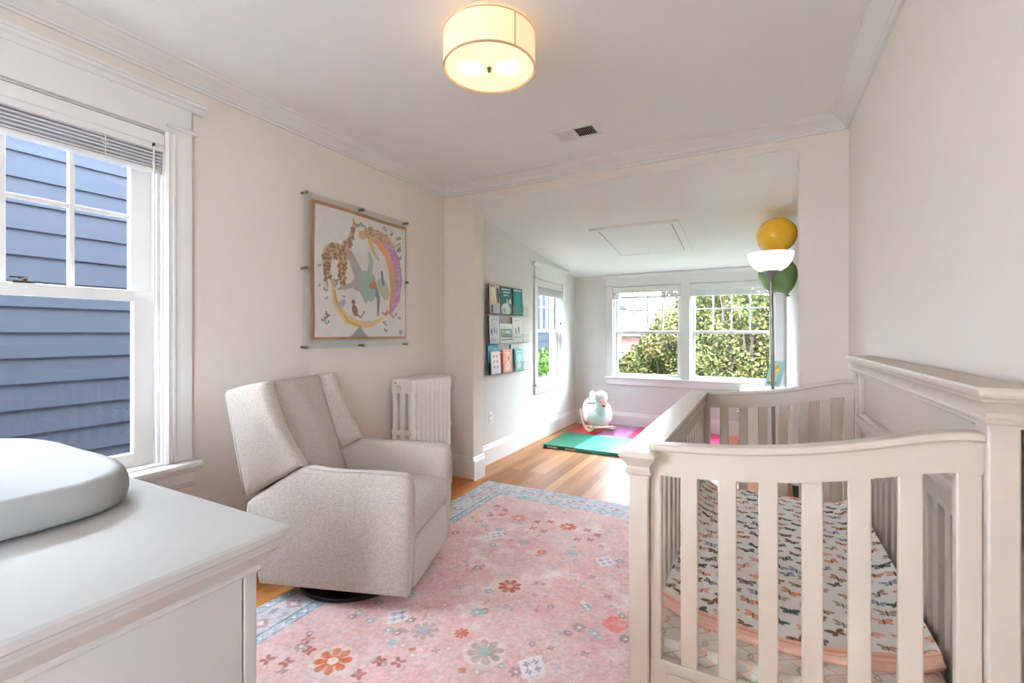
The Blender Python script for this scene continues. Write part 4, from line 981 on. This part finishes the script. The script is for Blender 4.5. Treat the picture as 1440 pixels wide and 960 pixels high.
# ------------------------------------------------------------------ floor lamp and balloons
fl = thing('floor_lamp', (0.088, 3.80, 0), 'brushed steel torchiere floor lamp with white glass bowl just inside the opening', 'floor lamp')
bx_, by_ = 0.088, 3.80
tx = 0.052
w = MB(); w.lathe([(0.135, 0.0), (0.135, 0.012), (0.12, 0.022), (0.03, 0.035), (0.018, 0.05)], (bx_ + 0.02, by_, 0), 36); w.build('base', M['chrome'], fl, smooth=40)
w = MB(); w.tube([(bx_ + 0.02, by_, 0.04), (bx_ - 0.006, by_, 1.70)], 0.0125, 14); w.build('pole', M['chrome'], fl)
w = MB(); w.lathe([(0.0125, 1.66), (0.015, 1.69), (0.025, 1.715), (0.05, 1.745), (0.062, 1.752), (0.045, 1.752)], (bx_ - 0.008, by_, 0), 28); w.build('bowl_cup', M['chrome'], fl, smooth=50)
w = MB(); w.lathe([(0.045, 1.748), (0.072, 1.752), (0.11, 1.778), (0.135, 1.815), (0.147, 1.858), (0.150, 1.880), (0.145, 1.880), (0.141, 1.858), (0.128, 1.818), (0.104, 1.784), (0.05, 1.758)], (bx_ - 0.010, by_, 0), 48); w.build('glass_bowl', mat_emit('opal_glass', (255, 250, 240), 0.3), fl, smooth=60)

def balloon(name, c, r, rgb, label, down, stretch):
    b = thing('balloon', c, label, 'balloon', 'balloons taped to the alcove wall')
    prof = []
    for k in range(19):
        t = k / 18.0; ang = PI * t
        h = -math.cos(ang); rr = math.sin(ang)
        if h < 0: rr *= (1 - 0.22 * h * h); 
        prof.append((max(rr * r, 0.001), h * r * (stretch if h < 0 else 1.0)))
    prof = [(0.010, -r * stretch - 0.010)] + prof[1:]
    d = Vector(down).normalized(); q = Vector((0, 0, -1)).rotation_difference(d)
    m = mat('balloon_' + name, rgb, 0.22, coat=0.3, noise=0.03, nscale=3)
    w = MB(); w.lathe(prof, (0, 0, 0), 36); w.bm.transform(Matrix.Translation(c) @ q.to_matrix().to_4x4()); w.build('balloon_skin', m, b, smooth=180)
    w = MB(); w.lathe([(0.007, -r*stretch - 0.004), (0.006, -r*stretch - 0.014), (0.013, -r*stretch - 0.028), (0.010, -r*stretch - 0.029)], (0, 0, 0), 14); w.bm.transform(Matrix.Translation(c) @ q.to_matrix().to_4x4()); w.build('knot', m, b)
balloon('yellow', Vector((0.142, 4.6, 2.150)), 0.158, (226, 176, 20), 'golden yellow balloon taped high on the alcove wall', (0.25, -0.6, -0.75), 1.06)
balloon('green', Vector((0.150, 4.6, 1.815)), 0.150, (110, 140, 84), 'sage green balloon below the yellow one behind the lamp bowl', (0.38, 0.0, -0.92), 1.22)

# ------------------------------------------------------------------ play mat
mat_t = thing('folding_play_mat', (-1.2, 5.5, 0), 'multicoloured folding gym mat on the alcove floor', 'play mat')
xs = [-2.165, -1.785, -1.405, -1.03, -0.65, -0.31]; ys = [4.79, 5.535, 6.30]
near = [(0, 112, 82), (76, 176, 150), (54, 162, 154), (76, 176, 150), (54, 160, 156)]
far = [(180, 30, 40), (170, 108, 160), (166, 30, 80), (180, 112, 156), (182, 34, 88)]
for j in range(2):
    for i in range(5):
        c = (near if j == 0 else far)[i]
        MB().box(xs[i] + 0.0015, xs[i+1] - 0.0015, ys[j] + 0.0015, ys[j+1] - 0.0015, 0.001, 0.04).build('mat_panel', mat('mat_vinyl', c, 0.38, noise=0.02, nscale=6, bump=0.1, bscale=20), mat_t, bev=0.006, seg=3)
for i in range(2):
    x = xs[0] + 0.05 + i * 0.22
    w = MB(); w.box(x, x + 0.12, ys[0] - 0.001, ys[0] + 0.001, 0.006, 0.024); w.build('hook_tape', mat('hook_tape', (214, 210, 206), 0.9, noise=0.05), mat_t, smooth=0)

# ------------------------------------------------------------------ swan rocker (local +x is forward)
sw = thing('swan_rocker', (-1.84, 5.80, 0.04), 'white plush swan rocker with pink beak on pale wooden runners', 'rocker', rz=math.atan2(-0.84, 0.54))
M['plush'] = mat('white_plush', (214, 215, 214), 0.98, noise=0.02, nscale=60, bump=0.6, bscale=160, sheen=0.3)
M['beech'] = mat('beech_wood', (222, 190, 166), 0.45, noise=0.07, nscale=14, stretch=(3, 12, 12))
def eloft(secs, n=28):
    """secs: (x, z, half-width, half-height)"""
    return MB().loft([[(x, hw * math.cos(2*PI*k/n), z + hh * math.sin(2*PI*k/n)) for k in range(n)] for x, z, hw, hh in secs])
eloft([(-0.235, 0.24, 0.015, 0.02), (-0.22, 0.225, 0.07, 0.06), (-0.15, 0.195, 0.135, 0.115), (-0.05, 0.185, 0.165, 0.14), (0.06, 0.185, 0.165, 0.14), (0.13, 0.195, 0.135, 0.13), (0.18, 0.205, 0.08, 0.085), (0.20, 0.215, 0.02, 0.03)]).build('body', M['plush'], sw, smooth=180, sub=1)
w = MB(); w.tube([(-0.12, 0, 0.20), (-0.19, 0, 0.30), (-0.245, 0, 0.39), (-0.285, 0, 0.46), (-0.295, 0, 0.485)], [0.11, 0.085, 0.058, 0.036, 0.012], 20); w.build('tail', M['plush'], sw, smooth=180, sub=1)
w = MB(); w.tube([(0.10, 0, 0.20), (0.155, 0, 0.28), (0.155, 0, 0.36), (0.125, 0, 0.42), (0.13, 0, 0.455)], [0.095, 0.072, 0.062, 0.066, 0.06], 20); w.build('neck', M['plush'], sw, smooth=180, sub=1)
w = MB(); w.ball((0.155, 0, 0.455), (0.095, 0.082, 0.082)); w.build('head', M['plush'], sw, smooth=180)
w = MB(); w.loft([[(x, hw*math.cos(2*PI*k/16), z + hh*math.sin(2*PI*k/16)) for k in range(16)] for x, z, hw, hh in ((0.225, 0.435, 0.042, 0.036), (0.262, 0.405, 0.038, 0.028), (0.285, 0.375, 0.030, 0.022), (0.292, 0.36, 0.010, 0.008))])
w.build('beak', mat('beak_felt', (222, 150, 148), 0.9, noise=0.04, nscale=40), sw, smooth=180)
w = MB(); w.ball((0.224, 0, 0.462), (0.02, 0.043, 0.014), 14, 8); w.ball((0.288, 0, 0.362), (0.012, 0.02, 0.012), 12, 8); w.build('beak_marking', mat('felt_charcoal', (70, 60, 62), 0.9, noise=0.05), sw, smooth=180)
for s in (-1, 1):
    w = MB(); w.ball((0.205, s * 0.066, 0.475), 0.0075, 12, 8); w.build('eye', M['black'], sw, smooth=180)
    rings = []
    for x, z0_, z1_, t, yo in ((0.11, 0.13, 0.25, 0.02, 0.135), (0.03, 0.11, 0.31, 0.036, 0.150), (-0.07, 0.12, 0.37, 0.044, 0.145), (-0.16, 0.16, 0.37, 0.042, 0.118), (-0.225, 0.23, 0.39, 0.034, 0.080), (-0.265, 0.31, 0.40, 0.013, 0.056)):
        rings.append([(x, s * yo + t * math.cos(2*PI*k/18), (z0_+z1_)/2 + (z1_-z0_)/2 * math.sin(2*PI*k/18)) for k in range(18)])
    wg = MB().loft(rings).build('wing', M['plush'], sw, smooth=180, sub=1)
    w = MB()
    for q in range(4): w.tube([(-0.02 - q*0.035, s * 0.172, 0.16 + q*0.018), (-0.075 - q*0.03, s * 0.17, 0.19 + q*0.022)], 0.004, 6)
    w.build('feather_stitching', mat('grey_thread', (170, 170, 172), 0.9, noise=0.05), wg)
    run = [(-0.36, 0.20), (-0.33, 0.125), (-0.25, 0.065), (-0.12, 0.022), (0.02, 0.004), (0.16, 0.014), (0.27, 0.05), (0.33, 0.09)]
    top = [(x + 0.012, z + 0.036) for x, z in run][::-1]
    w = MB(); w.prism(run + top, 'y', s * 0.15 - 0.012, s * 0.15 + 0.012); w.build('runner', M['beech'], sw, bev=0.004, seg=3)
w = MB()
for x in (-0.20, 0.0, 0.20): w.box(x - 0.03, x + 0.03, -0.15, 0.15, 0.05 + abs(x)*0.12, 0.068 + abs(x)*0.12)
w.build('footboard', M['beech'], sw, bev=0.003)
w = MB(); w.tube([(0.115, -0.17, 0.375), (0.115, 0.17, 0.375)], 0.0085, 12); w.build('handle_bar', mat('grey_beech', (176, 168, 160), 0.5, noise=0.05), sw)
w = MB(); w.box(0.0, 0.02, -0.045, 0.045, 0.05, 0.08); 
w.bm.free()

# ------------------------------------------------------------------ white cabinet, picture on easel, peach bin, stand
cab = thing('cabinet', (0.06, 5.6, 0), 'low white cabinet under the garden window behind the floor lamp', 'cabinet')
KX0, KX1, KY0, KY1, KZ = -0.165, 0.272, 4.92, 6.25, 0.68
MB().box(KX0 - 0.012, KX1, KY0 - 0.012, KY1, KZ - 0.022, KZ).build('top', M['trim'], cab, bev=0.003)
MB().box(KX0 + 0.02, KX1, KY0 + 0.01, KY1, 0.05, KZ - 0.022).build('carcass', M['trim'], cab, smooth=0)
MB().box(KX0 + 0.04, KX1, KY0 + 0.03, KY1, 0.0, 0.05).build('plinth', M['trim'], cab, smooth=0)
for i in range(3):
    y0 = KY0 + 0.02 + i * 0.437
    d = MB().box(KX0, KX0 + 0.02, y0, y0 + 0.43, 0.06, KZ - 0.03).build('door', M['trim'], cab, bev=0.003)
    MB().lathe([(0.005, 0), (0.005, -0.012), (0.012, -0.018), (0.010, -0.026)], (KX0, y0 + 0.39, 0.48), 12, axis='x').build('knob', M['chrome'], d)
ea = thing('picture_on_easel', (0.13, 5.74, KZ), 'small pale blue picture of a yellow bird on a tiny easel', 'picture')
def epl(u, v):
    # leaning panel facing the room and the left
    n = Vector((-0.45, -0.89, 0)); s = Vector((0.89, -0.45, 0)); lean = 0.5
    up = Vector((0.45*math.sin(lean), 0.89*math.sin(lean), math.cos(lean)))
    o = Vector((0.060, 5.72, KZ + 0.055))
    P_ = [o[k] + s[k]*(u)*0.155 + up[k]*v*0.30 for k in range(3)]
    return P_
def ecol(u, v):
    c = Canvas(u, v, (168, 206, 206)); c.ell(.38, .42, .2, .2, (232, 200, 60)); c.ell(.55, .75, .14, .1, (176, 160, 80)); c.ell(.42, .4, .1, .1, (226, 150, 40)); c.ell(.5, .12, .4, .07, (120, 130, 90)); c.ell(.85, .3, .12, .2, (140, 190, 200)); c.ell(.62, .62, .1, .1, (236, 206, 90)); return np.clip(c.c, 0, 255)
painted('canvas_face', 40, 56, lambda u, v: tuple(epl(u, v)), ecol, mat_cover, ea)
c4 = [Vector(epl(a, b)) for a, b in ((0, 0), (1, 0), (1, 1), (0, 1))]; nb = (c4[1]-c4[0]).cross(c4[3]-c4[0]).normalized()
if nb.y > 0: nb = -nb
w = MB(); w.loft([[p - nb * 0.001 for p in c4], [p - nb * 0.014 for p in c4]]); w.build('canvas_board', mat('canvas_edge', (150, 190, 196), 0.7, noise=0.03), ea, smooth=0)
w = MB()
for f in (0.14, 0.86):
    p = c4[0].lerp(c4[1], f); q = c4[3].lerp(c4[2], f)
    foot = p - (q - p) * 0.16 + nb * 0.03; foot.z = KZ + 0.003
    w.tube([foot, p - nb*0.018 + (q-p)*0.05, p.lerp(q, .8) - nb * 0.02], 0.005, 8)
mid = c4[3].lerp(c4[2], .5) * 0.8 + c4[0].lerp(c4[1], .5) * 0.2 - nb * 0.02
ft = Vector((mid.x + 0.04, mid.y + 0.04, KZ + 0.003)); w.tube([mid, ft], 0.005, 8)
w.build('easel_legs', mat('easel_wood', (196, 190, 182), 0.6, noise=0.05), ea)
bn = thing('storage_bin', (-0.225, 4.98, 0), 'peach fabric storage bin with a red lining beside the low white cabinet', 'bin')
w = MB(); w.loft([[(-0.225 + sx * a, 4.98 + sy * a, z) for sx, sy in ((-1, -1), (1, -1), (1, 1), (-1, 1))] for a, z in ((0.044, 0.001), (0.047, 0.02), (0.054, 0.29), (0.049, 0.29), (0.042, 0.02))]); w.build('bin_body', mat('peach_felt', (232, 164, 146), 0.95, noise=0.05, nscale=80), bn, bev=0.004)
w = MB(); w.box(-0.225 - 0.046, -0.225 + 0.046, 4.98 - 0.046, 4.98 + 0.046, 0.20, 0.24); w.build('lining', mat('red_felt', (196, 40, 54), 0.95, noise=0.05), bn)
st = thing('upright_stand', (0.205, 3.255, 0.0095), 'slim white tube stand with a black lower end behind the far end of the crib', 'stand')
w = MB(); w.lathe([(0.030, 0.39), (0.030, 0.93), (0.024, 0.945), (0.0, 0.945)][:3], (0.205, 3.255, 0), 24); w.build('tube', M['trim'], st, smooth=50)
w = MB(); w.lathe([(0.07, 0.0095), (0.07, 0.018), (0.018, 0.03), (0.016, 0.25), (0.028, 0.40), (0.0285, 0.42)], (0.205, 3.255, 0), 24); w.build('foot_section', M['black'], st, smooth=50)
# ------------------------------------------------------------------ outdoors
M['siding'] = mat('siding_paint', (37, 40, 46), 0.95, spec=0.0, noise=0.03, nscale=3)
g = MB().box(-30, 30, -20, 6.9, -0.75, -0.6).build('ground', mat('bounce_concrete', (214, 211, 205), 0.95, noise=0.05, nscale=4, spec=0.1), smooth=0); struct(g, 'unseen pale yard added outside to bounce daylight upwards', 'ground')  # pale surface put in to bounce daylight up through the windows
lw = MB().box(-30, 30, 6.9, 45, -0.75, -0.6).build('lawn', mat('lawn', (70, 84, 44), 0.95, noise=0.25, nscale=6, spec=0.1), smooth=0); struct(lw, 'lawn behind the house outside', 'ground')
hs = thing('neighbour_house', (-4.1, 4.0, -0.6), 'blue grey clapboard neighbouring house outside the window', 'house')
w = MB(); lap = 0.159
z = -0.6; prof = []
k = 0
while z < 2.8:
    prof += [(-4.0, z), (-4.014, z + lap)]; z += lap
prof = prof + [(-4.3, z), (-4.3, -0.6)]
w.prism(prof, 'y', -2.5, 10.5); w.build('clapboard_wall', M['siding'], hs, smooth=0)
w = MB(); w.box(-4.35, -3.975, 10.45, 10.6, -0.6, z); w.build('corner_board', M['trim'], hs, smooth=0)
w = MB(); w.prism([(-4.5, z + 0.0), (-3.93, z), (-3.93, z + 0.08), (-9.0, z + 1.3)], 'y', -2.8, 10.9); w.build('roof_edge', M['trim'], hs, smooth=0)  # unseen eave and roof, set low to let sky light past

def leaf_mat(name, cols, scale=1.3):
    m = bpy.data.materials.new(name); m.use_nodes = True; nt = m.node_tree; N = nt.nodes; L = nt.links; b = N['Principled BSDF']
    geo = N.new('ShaderNodeNewGeometry'); tc = N.new('ShaderNodeTexCoord')
    n = N.new('ShaderNodeTexNoise'); n.inputs['Scale'].default_value = scale; n.inputs['Detail'].default_value = 3; L.new(tc.outputs['Object'], n.inputs['Vector'])
    a = N.new('ShaderNodeMath'); a.operation = 'MULTIPLY_ADD'; a.inputs[1].default_value = 0.62; 
    s = N.new('ShaderNodeMapRange'); s.inputs['From Min'].default_value = 0.3; s.inputs['From Max'].default_value = 0.7; s.inputs['To Max'].default_value = 0.42
    L.new(n.outputs['Fac'], s.inputs['Value']); L.new(geo.outputs['Random Per Island'], a.inputs[0]); L.new(s.outputs[0], a.inputs[2])
    cr = N.new('ShaderNodeValToRGB'); e = cr.color_ramp.elements; e[0].position = 0; e[0].color = lin(cols[0]) + (1,); e[1].position = 1; e[1].color = lin(cols[-1]) + (1,)
    for i, c in enumerate(cols[1:-1]): x = e.new((i + 1) / (len(cols) - 1)); x.color = lin(c) + (1,)
    L.new(a.outputs[0], cr.inputs['Fac']); L.new(cr.outputs['Color'], b.inputs['Base Color']); b.inputs['Roughness'].default_value = 0.8; b.inputs['Specular IOR Level'].default_value = 0.1
    return m
def leaves(name, pts, size, m, parent, seed=1):
    """each leaf is a small folded blade of four faces"""
    R = np.random.RandomState(seed); n = len(pts); pts = np.array(pts) - np.array(org(parent))
    d = R.normal(size=(n, 3)); d[:, 2] *= 0.7; d /= np.linalg.norm(d, axis=1)[:, None]
    q = R.normal(size=(n, 3)); s = np.cross(d, q); s /= np.linalg.norm(s, axis=1)[:, None]; nn = np.cross(d, s)
    L = (size * R.uniform(.6, 1.4, n))[:, None]
    V = np.stack([pts - d*L*.5, pts + s*L*.28 + nn*L*.06, pts + d*L*.5, pts - s*L*.28 + nn*L*.06], 1).reshape(-1, 3).astype(np.float32)
    i = np.arange(n)[:, None] * 4; F = np.concatenate([i + np.array([[0, 1, 2]]), i + np.array([[0, 2, 3]])], 1).reshape(-1, 3).astype(np.int32)
    me = bpy.data.meshes.new(name); me.vertices.add(len(V)); me.vertices.foreach_set('co', V.ravel())
    me.loops.add(F.size); me.loops.foreach_set('vertex_index', F.ravel()); me.polygons.add(len(F))
    me.polygons.foreach_set('loop_start', np.arange(0, F.size, 3, dtype=np.int32)); me.polygons.foreach_set('loop_total', np.full(len(F), 3, dtype=np.int32))
    me.update(calc_edges=True); me.materials.append(m)
    o = bpy.data.objects.new(name, me); C.objects.link(o)
    if parent: o.parent = parent; ORG[o.name] = org(parent)
    return o
R = np.random.RandomState(9)
M['bark'] = mat('bark', (52, 42, 36), 0.9, noise=0.2, nscale=10)
hd = thing('hedge', (-0.6, 9.4, -0.6), 'tall loose green hedge with tan tips outside the pair of windows', 'hedge')
def htop(x): return np.interp(x, [-4.5, -2.55, -2.2, -1.95, -1.65, -1.3, -0.9, -0.2, 0.1, 0.4, 3.0], [0.55, 0.75, 1.05, 1.35, 1.75, 2.05, 2.35, 2.4, 2.15, 2.3, 2.6])
P_ = []
N_ = 46000
x = R.uniform(-3.7, 2.6, N_); f = R.uniform(0, 1, N_) ** 0.8; z = -0.6 + (htop(x) + 0.6) * f + R.normal(0, .05, N_)
bump = 0.18*np.sin(3.1*x + 2.3*z) + 0.14*np.sin(5.7*x - 4.1*z + 1) + 0.10*np.sin(9*x + 8*z)
y = 9.0 + bump + R.exponential(.22, N_) + 0.30 * f ** 2
leaves('foliage', np.stack([x, y, z], 1), 0.070, leaf_mat('hedge_leaf', ((10, 18, 6), (32, 42, 16), (58, 64, 30), (88, 83, 46), (118, 95, 70)), 1.6), hd)
w = MB()
for k in range(40):
    bx = R.uniform(-3.6, 2.4); h = float(htop(bx))
    w.tube([(bx, 9.5, -0.6), (bx + R.uniform(-.2, .2), 9.45, h * .4), (bx + R.uniform(-.4, .4), 9.3, h * .9)], [.03, .02, .008], 6)
w.build('branches', M['bark'], hd)
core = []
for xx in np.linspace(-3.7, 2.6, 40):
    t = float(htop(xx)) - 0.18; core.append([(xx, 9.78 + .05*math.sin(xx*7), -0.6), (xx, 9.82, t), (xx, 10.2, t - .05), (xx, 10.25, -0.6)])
MB().loft(core).build('hedge_core', mat('core_green', (34, 38, 20), 1.0, noise=0.4, nscale=14), hd)  # solid core added so that no sky shows through the leaves
sh = thing('shrub', (-3.45, 7.75, -0.6), 'fresh green shrub beside the clapboards outside the narrow window', 'shrub')
v = R.normal(size=(3500, 3)); v /= np.linalg.norm(v, axis=1)[:, None]; v *= R.uniform(.55, 1.05, (3500, 1))
leaves('foliage', np.stack([-3.45 + v[:, 0]*.48, 7.8 + v[:, 1]*.9, 0.22 + v[:, 2]*.82], 1), 0.085, leaf_mat('shrub_leaf', ((30, 52, 12), (52, 78, 20), (78, 98, 36)), 2.0), sh, 3)
w = MB()
for k in range(7): w.tube([(-3.45, 7.8, -0.6), (-3.45 + R.uniform(-.3, .3), 7.8 + R.uniform(-.5, .5), 0.5)], [.02, .008], 6)
w.build('stems', M['bark'], sh)
tr_ = thing('garden_tree', (-2.45, 12.6, -0.6), 'slim bare trunked tree leaning above the hedge outside', 'tree')
w = MB(); w.tube([(-2.55, 12.6, -0.6), (-2.42, 12.6, 0.8), (-2.25, 12.6, 2.0), (-2.10, 12.7, 3.4)], [.10, .085, .065, .04], 10)
for a, b in (((-2.35, 12.6, 1.3), (-2.9, 12.5, 1.9)), ((-2.30, 12.6, 1.6), (-3.1, 12.7, 2.05)), ((-2.2, 12.6, 2.2), (-1.7, 12.6, 2.8)), ((-2.4, 12.6, 0.9), (-3.2, 12.4, 1.25))): w.tube([a, ((a[0]+b[0])/2, a[1], (a[2]+b[2])/2 + .03), b], [.03, .018, .006], 7)
w.build('trunk', M['bark'], tr_)
v = R.normal(size=(5000, 3)); v /= np.linalg.norm(v, axis=1)[:, None]; v *= R.uniform(.4, 1.05, (5000, 1))
leaves('crown', np.stack([-1.35 + v[:, 0]*1.0, 12.9 + v[:, 1]*.8, 2.75 + v[:, 2]*.62], 1), 0.12, leaf_mat('tree_leaf', ((18, 30, 18), (38, 52, 26), (84, 86, 36)), 1.2), tr_, 5)
gh = thing('white_outbuilding', (-5.0, 17.0, -0.6), 'pale roofed outbuilding with pink brick wall beyond the hedge', 'house')
MB().box(-10.0, -2.05, 15.0, 20.0, -0.6, 1.32).build('brick_wall', mat('pink_brick', (78, 52, 45), 0.9, noise=0.15, nscale=8), gh, smooth=0)
MB().prism([(14.75, 1.30), (17.5, 2.55), (20.25, 1.30), (20.25, 1.22), (14.75, 1.22)], 'x', -10.2, -1.9).build('roof', mat('pale_shingle', (52, 52, 55), 0.95, noise=0.04, nscale=5), gh, smooth=0)
MB().box(-10.2, -1.9, 17.45, 17.55, 2.50, 2.60).build('ridge_cap', mat('ridge_grey', (16, 16, 17), 0.8, noise=0.05), gh, smooth=0)
dp = thing('dark_shed_post', (-3.35, 12.4, -0.6), 'dark roofed porch post at the edge of the garden view', 'post')
MB().box(-3.42, -3.30, 12.3, 12.5, -0.6, 1.95).build('post', mat('slate_blue', (22, 25, 30), 0.7, noise=0.05), dp, smooth=0)
MB().prism([(-3.75, 1.95), (-3.05, 1.95), (-3.12, 2.05), (-3.75, 2.10)], 'y', 12.1, 12.7).build('eave', mat('eave_dark', (10, 10, 11), 0.8, noise=0.05), dp, smooth=0)

# ------------------------------------------------------------------ camera, sky, colour management
cam = bpy.data.cameras.new('camera'); co = bpy.data.objects.new('camera', cam); C.objects.link(co)
co.location = (0, 0, CAM_H); co.rotation_euler = (PI/2, 0, math.atan(346 / 645.7))
cam.sensor_fit = 'HORIZONTAL'; cam.sensor_width = 36; cam.lens = 36 * CAM_F / 1440; cam.shift_y = -11.0 / 1440; cam.clip_start = 0.02
bpy.context.scene.camera = co
sc = bpy.context.scene
wd = bpy.data.worlds.new('sky'); sc.world = wd; wd.use_nodes = True
bg = wd.node_tree.nodes['Background']; bg.inputs['Color'].default_value = (0.82, 0.94, 1.10, 1); bg.inputs['Strength'].default_value = SKY
sc.view_settings.view_transform = 'Standard'; sc.view_settings.look = 'None'; sc.view_settings.gamma = 1; sc.view_settings.use_curve_mapping = False
sc.view_settings.exposure = EXPO
sc.cycles.max_bounces = 12; sc.cycles.diffuse_bounces = 8; sc.cycles.glossy_bounces = 4; sc.cycles.transparent_max_bounces = 24; sc.cycles.transmission_bounces = 6
sc.cycles.caustics_reflective = False; sc.cycles.caustics_refractive = False
sc.cycles.sample_clamp_indirect = 6.0
sc.cycles.use_denoising = True
